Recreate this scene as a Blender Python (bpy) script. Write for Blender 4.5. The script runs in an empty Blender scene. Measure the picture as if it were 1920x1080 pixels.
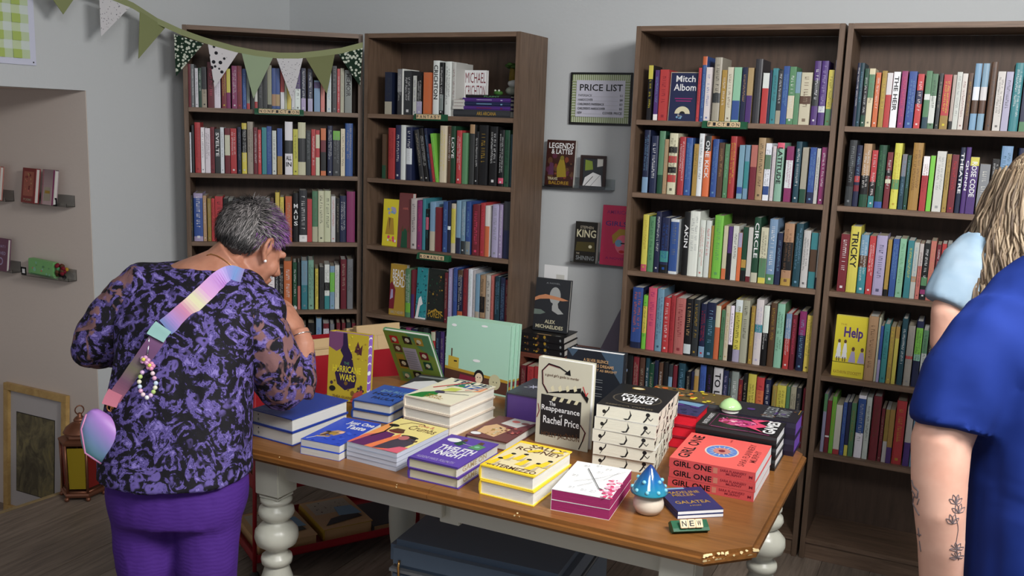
import bpy, bmesh, math, random
from mathutils import Vector, Matrix
from mathutils.bvhtree import BVHTree
from math import sin, cos, pi, radians
random.seed(11)
S = bpy.context.scene
COL = S.collection
# ------------------------------------------------------------------ camera
CP, PITCH, ROLL, YAW, FPX = Vector((1.2629, -3.7031, 1.6761)), .17261, .03577, -.44731, 1752.74
fw = Vector((sin(YAW)*cos(PITCH), cos(YAW)*cos(PITCH), -sin(PITCH)))
r0 = Vector((cos(YAW), -sin(YAW), 0)); u0 = r0.cross(fw)
CR = cos(ROLL)*r0 + sin(ROLL)*u0
CU = -sin(ROLL)*r0 + cos(ROLL)*u0
cam = bpy.data.objects.new('camera', bpy.data.cameras.new('camera')); COL.objects.link(cam)
cam.matrix_world = Matrix(((CR.x, CU.x, -fw.x, CP.x), (CR.y, CU.y, -fw.y, CP.y), (CR.z, CU.z, -fw.z, CP.z), (0, 0, 0, 1)))
cam.data.sensor_width = 36; cam.data.lens = FPX*36/1920; cam.data.clip_start = .05
S.camera = cam
# ------------------------------------------------------------------ world, lights, exposure
W = bpy.data.worlds.new('world'); S.world = W; W.use_nodes = True
W.node_tree.nodes['Background'].inputs[0].default_value = (.80, .88, 1, 1)
W.node_tree.nodes['Background'].inputs[1].default_value = .36
def area(name, loc, aim, sx, sy, power, col=(1, 1, 1)):
    l = bpy.data.lights.new(name, 'AREA'); l.shape = 'RECTANGLE'; l.size = sx; l.size_y = sy; l.energy = power; l.color = col
    o = bpy.data.objects.new(name, l); COL.objects.link(o); o.location = loc
    o.rotation_euler = (Vector(aim)-Vector(loc)).to_track_quat('-Z', 'Y').to_euler(); return o
area('ceiling_light_panel', (1.85, -2.2, 2.66), (.5, -1.3, .7), .9, .9, 138, (1, .985, .965))
area('front_fill_light', (1.0, -3.3, 2.66), (-.9, -.4, 1.0), .8, .8, 36, (.98, .99, 1))  # unseen fill lamp added from the camera side, softens shadow on the back wall
S.view_settings.view_transform = 'Standard'; S.view_settings.look = 'None'
S.view_settings.gamma = 1; S.view_settings.use_curve_mapping = False; S.view_settings.exposure = 0

# ------------------------------------------------------------------ colours and materials
def lin(c):
    return tuple((v/12.92 if v <= .04045 else ((v+.055)/1.055)**2.4) for v in c)
def rgb(r, g, b): return lin((r/255, g/255, b/255))
PAL = {'W': (232, 232, 232), 'w': (205, 203, 196), 'C': (212, 205, 172), 'g': (132, 136, 138), 'k': (24, 23, 25), 'n': (30, 38, 74), 'b': (38, 82, 160),
       's': (118, 160, 190), 't': (42, 140, 148), 'T': (24, 68, 84), 'G': (86, 140, 96), 'L': (120, 205, 50), 'y': (222, 206, 52), 'o': (220, 106, 38),
       'r': (196, 40, 44), 'R': (120, 26, 42), 'p': (222, 72, 110), 'P': (78, 44, 122), 'm': (146, 34, 104), 'l': (168, 158, 196), 'B': (92, 62, 42),
       'a': (190, 150, 104), 'd': (52, 54, 58), 'M': (132, 190, 160), 'S': (208, 112, 100), 'O': (176, 140, 48), 'V': (30, 78, 54), 'e': (176, 166, 146),
       'X': (6, 6, 8), 'U': (44, 70, 190), 'H': (238, 96, 96)}
CN = {'W': 'white', 'w': 'off-white', 'C': 'cream', 'g': 'grey', 'k': 'black', 'n': 'navy', 'b': 'blue', 's': 'light blue', 't': 'teal', 'T': 'dark teal', 'G': 'green',
      'L': 'lime', 'y': 'yellow', 'o': 'orange', 'r': 'red', 'R': 'dark red', 'p': 'pink', 'P': 'purple', 'm': 'magenta', 'l': 'lilac', 'B': 'brown', 'a': 'tan',
      'd': 'charcoal', 'M': 'mint', 'S': 'salmon', 'O': 'mustard', 'V': 'dark green', 'e': 'beige'}
PALL = {k: rgb(*v) for k, v in PAL.items()}
def col(c): return PALL[c] if isinstance(c, str) else c
def mat(name, c=None, rough=.6, metal=0, spec=.5, trans=0, coat=0, alpha=1):
    m = bpy.data.materials.new(name); m.use_nodes = True; b = m.node_tree.nodes['Principled BSDF']
    if c is not None: b.inputs['Base Color'].default_value = (*col(c), 1)
    b.inputs['Roughness'].default_value = rough; b.inputs['Metallic'].default_value = metal
    b.inputs['Specular IOR Level'].default_value = spec; b.inputs['Transmission Weight'].default_value = trans
    b.inputs['Coat Weight'].default_value = coat; b.inputs['Alpha'].default_value = alpha
    return m
def N(m, t, **kw):
    n = m.node_tree.nodes.new(t)
    for k, v in kw.items():
        if k in n.inputs: n.inputs[k].default_value = v
        else: setattr(n, k, v)
    return n
def L(m, a, b): m.node_tree.links.new(a, b)
def ramp(m, fac, stops, interp='LINEAR'):
    r = N(m, 'ShaderNodeValToRGB'); r.color_ramp.interpolation = interp
    e = r.color_ramp.elements
    while len(e) < len(stops): e.new(.5)
    for i, (p, c) in enumerate(stops): e[i].position = p; e[i].color = (*c, 1)
    L(m, fac, r.inputs[0]); return r.outputs[0]
def coords(m, scale=(1, 1, 1), kind='Object'):
    tc = N(m, 'ShaderNodeTexCoord'); mp = N(m, 'ShaderNodeMapping'); mp.inputs['Scale'].default_value = scale
    L(m, tc.outputs[kind], mp.inputs[0]); return mp.outputs[0]
def noise(m, v, scale=5, detail=4, rough=.5, dist=0):
    n = N(m, 'ShaderNodeTexNoise'); n.inputs['Scale'].default_value = scale; n.inputs['Detail'].default_value = detail
    n.inputs['Roughness'].default_value = rough; n.inputs['Distortion'].default_value = dist; L(m, v, n.inputs['Vector']); return n.outputs['Fac']
def bump(m, h, strength=.2, dist=.01):
    b = N(m, 'ShaderNodeBump'); b.inputs['Strength'].default_value = strength; b.inputs['Distance'].default_value = dist
    L(m, h, b.inputs['Height']); L(m, b.outputs[0], m.node_tree.nodes['Principled BSDF'].inputs['Normal'])
def bs(m, s='Base Color'): return m.node_tree.nodes['Principled BSDF'].inputs[s]
def vcol(name, rough=.45, spec=.4, coat=0):
    m = mat(name, None, rough, spec=spec, coat=coat); a = N(m, 'ShaderNodeAttribute'); a.attribute_name = 'Col'; L(m, a.outputs['Color'], bs(m)); return m
M_PRINT = vcol('printed_paper', .42, .45)
M_MATTE = vcol('painted_matte', .7, .2)
M_PAGE = vcol('page_edges', .85, .15)
_v = coords(M_PAGE, (1, 1, 1)); _w = noise(M_PAGE, coords(M_PAGE, (8, 8, 900)), 1, 2); bump(M_PAGE, _w, .35, .002)
def wood(name, c1, c2, scale, rough=.5, rnd=0, sc=6, bstr=.08):
    m = mat(name, None, rough); v = coords(m, scale)
    n1 = noise(m, v, sc, 6, .6, .6)
    c = ramp(m, n1, [(.3, c1), (.7, c2)])
    if rnd:
        oi = N(m, 'ShaderNodeObjectInfo'); hs = N(m, 'ShaderNodeHueSaturation')
        mm = N(m, 'ShaderNodeMapRange'); mm.inputs['To Min'].default_value = 1-rnd; mm.inputs['To Max'].default_value = 1+rnd
        L(m, oi.outputs['Random'], mm.inputs[0]); L(m, mm.outputs[0], hs.inputs['Value']); L(m, c, hs.inputs['Color']); c = hs.outputs[0]
    L(m, c, bs(m)); bump(m, n1, bstr, .003); return m
M_CASE_V = wood('walnut_laminate_upright', rgb(88, 69, 54), rgb(120, 97, 79), (14, 14, .9), .5)
M_CASE_H = wood('walnut_laminate_shelf', rgb(98, 77, 61), rgb(132, 107, 88), (.9, 14, 14), .5)
M_CASE_B = wood('walnut_backing', rgb(70, 53, 42), rgb(92, 72, 58), (6, 6, .8), .6)
M_PLANK = wood('grey_brown_vinyl_plank', rgb(106, 94, 84), rgb(148, 133, 119), (22, 1.6, 22), .5, .14, 3)
M_TABLE = wood('honey_stained_pine', rgb(116, 75, 36), rgb(144, 95, 48), (1.4, 20, 20), .32, 0, 4, .04)
M_CAB = wood('reddish_wood', rgb(96, 50, 38), rgb(126, 70, 52), (1.4, 16, 16), .5)
M_WALL = mat('grey_wall_paint', rgb(198, 201, 202), .85, spec=.2); bump(M_WALL, noise(M_WALL, coords(M_WALL), 60, 3), .12, .004)
M_WALLB = mat('beige_wall_paint', rgb(214, 201, 191), .85, spec=.2); bump(M_WALLB, noise(M_WALLB, coords(M_WALLB), 60, 3), .12, .004)
M_CEIL = mat('white_ceiling', rgb(225, 225, 222), .9, spec=.1)
M_CREAM = mat('cream_gloss_paint', rgb(206, 205, 190), .3, spec=.5); bump(M_CREAM, noise(M_CREAM, coords(M_CREAM), 12, 3), .05, .004)
M_RED = mat('red_metal_paint', rgb(150, 22, 34), .35, spec=.5)
M_ACRYL = mat('clear_acrylic', rgb(240, 244, 244), .06, trans=1, spec=.5)
M_BLACK = mat('black_frame', rgb(16, 16, 18), .4)
M_BRASS = mat('gold_wire', rgb(222, 170, 100), .25, 1)
M_GREEN = mat('green_tile_rack', rgb(24, 84, 56), .4)
M_TILE = mat('wooden_letter_tile', rgb(216, 190, 150), .5)
M_INK = mat('black_ink', rgb(20, 18, 20), .6)

# ------------------------------------------------------------------ mesh builder
class MB:
    def __init__(s): s.v = []; s.f = []; s.c = []; s.sm = []
    def add(s, vs, fs, c='W', M=None, smooth=False):
        o = len(s.v); s.v += [(M @ Vector(p) if M else Vector(p)) for p in vs]
        for i, f in enumerate(fs):
            s.f.append([o+k for k in f]); s.c.append(col(c[i] if isinstance(c, list) else c)); s.sm.append(smooth)
        return s
    def box(s, x0, x1, y0, y1, z0, z1, c='W', M=None):
        return s.add([(x0, y0, z0), (x1, y0, z0), (x1, y1, z0), (x0, y1, z0), (x0, y0, z1), (x1, y0, z1), (x1, y1, z1), (x0, y1, z1)],
                     [(0, 3, 2, 1), (4, 5, 6, 7), (0, 1, 5, 4), (1, 2, 6, 5), (2, 3, 7, 6), (3, 0, 4, 7)], c, M)
    def poly(s, pts, c='W', M=None): return s.add(pts, [tuple(range(len(pts)))], c, M)
    def prism(s, pts, z0, z1, c='W', M=None):
        n = len(pts)
        return s.add([(x, y, z0) for x, y in pts]+[(x, y, z1) for x, y in pts],
                     [tuple(range(n-1, -1, -1)), tuple(range(n, 2*n))]+[(i, (i+1) % n, n+(i+1) % n, n+i) for i in range(n)], c, M)
    def loft(s, rings, c='W', M=None, cap=True, n=None, closed=False):
        n = len(rings[0]); vs = [p for r in rings for p in r]; fs = []
        m = len(rings)
        for i in range(m if closed else m-1):
            a, b = i*n, ((i+1) % m)*n
            fs += [(a+k, a+(k+1) % n, b+(k+1) % n, b+k) for k in range(n)]
        if cap and not closed: fs += [tuple(range(n-1, -1, -1)), tuple(range((m-1)*n, m*n))]
        return s.add(vs, fs, c, M, True)
    def tube(s, pts, r, c='W', n=8, M=None, closed=False):
        pts = [Vector(p) for p in pts]; rs = r if isinstance(r, (list, tuple)) else [r]*len(pts)
        rings = []; up = None
        for i, p in enumerate(pts):
            a = pts[i-1] if (i > 0 or closed) else p; b = pts[(i+1) % len(pts)] if (i < len(pts)-1 or closed) else p
            t = (b-a).normalized()
            if up is None: up = t.orthogonal().normalized()
            up = (up-t*up.dot(t)).normalized(); w = t.cross(up)
            rings.append([p+(up*cos(2*pi*k/n)+w*sin(2*pi*k/n))*rs[i] for k in range(n)])
        return s.loft(rings, c, M, True, closed=closed)
    def lathe(s, prof, c='W', n=24, M=None, cap=True):
        return s.loft([[(r*cos(2*pi*k/n), r*sin(2*pi*k/n), z) for k in range(n)] for r, z in prof], c, M, cap)
    def ell(s, ctr, rad, c='W', M=None, n=12, m=8):
        ctr = Vector(ctr)
        rings = [[ctr+Vector((rad[0]*sin(pi*j/m)*cos(2*pi*k/n), rad[1]*sin(pi*j/m)*sin(2*pi*k/n), -rad[2]*cos(pi*j/m))) for k in range(n)] for j in [.12]+list(range(1, m))+[m-.12]]
        return s.loft(rings, c, M)
    def mesh(s, name):
        me = bpy.data.meshes.new(name); me.from_pydata(s.v, [], s.f)
        a = me.color_attributes.new('Col', 'FLOAT_COLOR', 'CORNER'); buf = []
        for f, c in zip(s.f, s.c): buf += [c[0], c[1], c[2], 1.0]*len(f)
        a.data.foreach_set('color', buf); me.polygons.foreach_set('use_smooth', s.sm); me.update(); return me
    def build(s, name, m, parent=None, label=None, cat=None, group=None, kind=None, bevel=0, mw=None, flip=False):
        me = s.mesh(name)
        if bevel or flip:
            b = bmesh.new(); b.from_mesh(me)
            if bevel: bmesh.ops.bevel(b, geom=[e for e in b.edges if len(e.link_faces) == 2 and e.calc_face_angle(0) > .5], offset=bevel, segments=2, affect='EDGES', clamp_overlap=True)
            bmesh.ops.recalc_face_normals(b, faces=b.faces); b.to_mesh(me); b.free()
        o = bpy.data.objects.new(name, me); COL.objects.link(o); me.materials.append(m)
        if mw is not None: o.matrix_world = mw
        if parent is not None: o.parent = parent
        return tag(o, label, cat, group, kind)
def tag(o, label=None, cat=None, group=None, kind=None):
    if label: o['label'] = label
    if cat: o['category'] = cat
    if group: o['group'] = group
    if kind: o['kind'] = kind
    return o
def empty(name, loc, label, cat, rz=0, group=None, mw=None):
    o = bpy.data.objects.new(name, None); COL.objects.link(o); o.empty_display_size = .05
    if mw is not None: o.matrix_world = mw
    else: o.location = loc; o.rotation_euler = (0, 0, rz)
    return tag(o, label, cat, group)
def T(x, y, z): return Matrix.Translation((x, y, z))
def R(a, ax='Z'): return Matrix.Rotation(radians(a), 4, ax)
def ray(px, py): return fw + CR*((px-960)/FPX) - CU*((py-540)/FPX)
def at(px, py, d): return CP + ray(px, py)*d       # a surveyed point: where it was sighted and how far off it stands
HR = Vector((cos(YAW), -sin(YAW), 0)); HF = Vector((sin(YAW), cos(YAW), 0)); ZZ = Vector((0, 0, 1))

# ------------------------------------------------------------------ lettering: outlines of the built-in font, cached
_TX = {}
def glyphs(txt, bold=.0):
    k = (txt, bold)
    if k not in _TX:
        cu = bpy.data.curves.new('t', 'FONT'); cu.body = txt; cu.resolution_u = 2; cu.offset = bold; cu.fill_mode = 'FRONT'
        o = bpy.data.objects.new('t', cu); me = bpy.data.meshes.new_from_object(o)
        vs = [(v.co.x, v.co.y) for v in me.vertices]; fs = [tuple(p.vertices) for p in me.polygons]
        bpy.data.objects.remove(o); bpy.data.curves.remove(cu); bpy.data.meshes.remove(me)
        x0 = min(v[0] for v in vs); x1 = max(v[0] for v in vs); y0 = min(v[1] for v in vs); y1 = max(v[1] for v in vs)
        _TX[k] = ([((x-x0)/(x1-x0), (y-y0)/(y1-y0)) for x, y in vs], fs)
    return _TX[k]
class Print:
    """flat print on a face: coordinates 0..1 over a w x h rectangle, layered in order"""
    def __init__(s, w, h, M=None): s.w = w; s.h = h; s.M = M or Matrix(); s.mb = MB(); s.k = 0
    def _z(s): s.k += 1; return .0003+.00006*s.k
    def P(s, pts, c):
        z = s._z(); s.mb.add([(x*s.w, y*s.h, z) for x, y in pts], [tuple(range(len(pts)))], c, s.M); return s
    def B(s, x0, y0, x1, y1, c): return s.P([(x0, y0), (x1, y0), (x1, y1), (x0, y1)], c)
    def D(s, x, y, rx, ry, c, n=20, a0=0, a1=360): return s.P([(x+rx*cos(radians(a0+(a1-a0)*k/n)), y+ry*sin(radians(a0+(a1-a0)*k/n))) for k in range(n if a1-a0 == 360 else n+1)], c)
    def Ln(s, pts, wd, c):
        z = s._z(); q = [Vector((x*s.w, y*s.h)) for x, y in pts]; wd *= s.w
        for i in range(len(q)-1):
            d = (q[i+1]-q[i]); 
            if d.length == 0: continue
            d.normalize(); n = Vector((-d.y, d.x))*wd/2; e = d*wd*.3
            a, b, cc, dd = q[i]-n-e, q[i+1]-n+e, q[i+1]+n+e, q[i]+n-e
            s.mb.add([(p.x, p.y, z) for p in (a, b, cc, dd)], [(0, 1, 2, 3)], c, s.M)
        return s
    def X(s, txt, x0, y0, x1, y1, c, rot=0, bold=.01):
        vs, fs = glyphs(txt, bold); z = s._z(); out = []
        for u, v in vs:
            if rot == 90: u, v = 1-v, u
            elif rot == -90: u, v = v, 1-u
            out.append(((x0+(x1-x0)*u)*s.w, (y0+(y1-y0)*v)*s.h, z))
        s.mb.add(out, fs, c, s.M); return s
    def blobs(s, n, c, x0, y0, x1, y1, r0, r1, seed=0):
        rn = random.Random(seed)
        for _ in range(n):
            r = rn.uniform(r0, r1); s.D(rn.uniform(x0, x1), rn.uniform(y0, y1), r, r*s.w/s.h*rn.uniform(.6, 1.4), rn.choice(c), 7)
        return s
    def build(s, name, parent, m=None): return s.mb.build(name, m or M_PRINT, parent)

# ------------------------------------------------------------------ the room
def st(name, mb, m, parent=None, bevel=0):
    o = mb.build(name, m, parent, kind='structure' if parent is None else None, bevel=bevel); return o
st('wall_back', MB().box(-2.035, 4.2, .35, .47, 0, 2.7), M_WALL)
a1, a2 = radians(6.5), radians(21.5)
c0 = Vector((-2.035, .35)); c1 = Vector((-2.169, -.83)); ln = 3.2
c2 = c1 + Vector((-sin(a2), -cos(a2)))*ln; c3 = c1 + Vector((-sin(a1), -cos(a1)))*ln
lw = MB(); lw.prism([tuple(c0), (-2.16, .35), (-2.29, -.83), tuple(c1)][::1], 0, 2.7)
lw.prism([tuple(c1), (-2.29, -.83), (c3.x-.12, c3.y), tuple(c3)], 1.7565, 2.7)
st('wall_left', lw, M_WALL)
st('wall_niche', MB().box(-3.9, -2.171, -.8325, -.76, -.30, 1.7565), M_WALLB)
st('wall_niche_side', MB().box(-3.98, -3.9, -4.2, -.76, -.30, 1.7565), M_WALLB)
st('ceiling', MB().box(-3.98, -2.29, -4.0, -.76, 1.757, 1.80), M_WALLB)
st('floor', MB().box(-3.9, -2.17, -4.2, -.83, -.32, -.262), M_PLANK)
st('ceiling', MB().box(-3.6, 4.2, -4.4, .47, 2.7, 2.8), M_CEIL)
fl = st('floor', MB().prism([(c0.x, .47), tuple(c0), tuple(c1), tuple(c3), (c3.x, -6), (4.2, -6), (4.2, .47)][::-1], -.262, -.006), M_PLANK)
pm = {}
rn = random.Random(4); xx = -2.16
while xx < 2.1:
    y = -4.2 - rn.random()*1.1
    while y < .34:
        y1 = min(y+1.2, .345)
        if y1-y > .1 and y1 > -3.3:
            k = round(y1-y, 3)
            if k not in pm: pm[k] = MB().box(.0015, .1785, .0015, k-.0015, -.006, 0).mesh('plank'); pm[k].materials.append(M_PLANK)
            o = bpy.data.objects.new('plank', pm[k]); COL.objects.link(o); o.location = (xx, y, 0); o.parent = fl
        y += 1.2
    xx += .18
MB().prism([(c1.x, c1.y), (-2.161, c1.y), (-2.161, c3.y), (c3.x, c3.y)][::-1], -.006, 0).build('plank', M_PLANK, fl)
st('trim_1', MB().prism([tuple(c1), tuple(c1+Vector((-.018, 0))), tuple(c3+Vector((-.018, 0))), tuple(c3)], -.03, .004, 'W'), wood('pale_gold_nosing', rgb(150, 128, 88), rgb(176, 154, 112), (3, 3, 3), .4))
st('baseboard_left', MB().prism([(c0.x+.002, c0.y), (c1.x+.002, c1.y), (c1.x+.014, c1.y), (c0.x+.014, c0.y)], 0, .085, 'W'), M_WALL)
st('baseboard_back', MB().box(-2.03, 4.2, .336, .348, 0, .085), M_WALL)

# ------------------------------------------------------------------ bookcases
CASES = {1: ((-1.3353-.8*cos(.6717), .016-.8*sin(.6717)), .6717, 2.066, .24, (1.7046, 1.4075, 1.0901, .7604, .43)),
         2: ((-.5001-.8*cos(-.0134), -.0339-.8*sin(-.0134)), -.0134, 2.066, .28, (1.7046, 1.4075, 1.0901, .7604, .43)),
         3: ((0, 0), 0, 2.085, .28, (1.7152, 1.4198, 1.0929, .76, .4479)),
         4: ((.81, 0), 0, 2.085, .28, (1.7152, 1.4198, 1.0929, .76, .4479))}
CLAB = {1: 'tall brown bookcase standing across the corner under the bunting', 2: 'brown bookcase with a visible side panel, left of the price list',
        3: 'tall brown bookcase with the fiction sign, right of the price list', 4: 'far right brown bookcase partly hidden by the two people'}
CASE = {}
for k, ((x, y), a, H, D, zs) in CASES.items():
    t = empty('bookcase', (x, y, 0), CLAB[k], 'bookcase', a, 'tall brown bookcases along the walls'); CASE[k] = t
    for sx in (0, .78):
        MB().box(sx, sx+.02, 0, D, 0, H).build('side_panel', M_CASE_V, t, bevel=.0012)
    MB().box(.02, .78, 0, D-.006, H-.02, H).build('top_panel', M_CASE_H, t, bevel=.0012)
    MB().box(.02, .78, D-.006, D, .02, H-.02).build('back_panel', M_CASE_B, t)
    for z in zs+(.088,):
        MB().box(.02, .78, .001, D-.006, z-.02, z).build('shelf', M_CASE_H, t, bevel=.0012)
    MB().box(.02, .78, .012, .028, 0, .068).build('plinth', M_CASE_H, t)
def cm(k, u, v=.0, z=0):     # frame of a bookcase: u along, v into, z up
    (x, y), a, H, D, zs = CASES[k]
    return T(x, y, 0) @ Matrix.Rotation(a, 4, 'Z') @ T(u, v, z)

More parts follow.
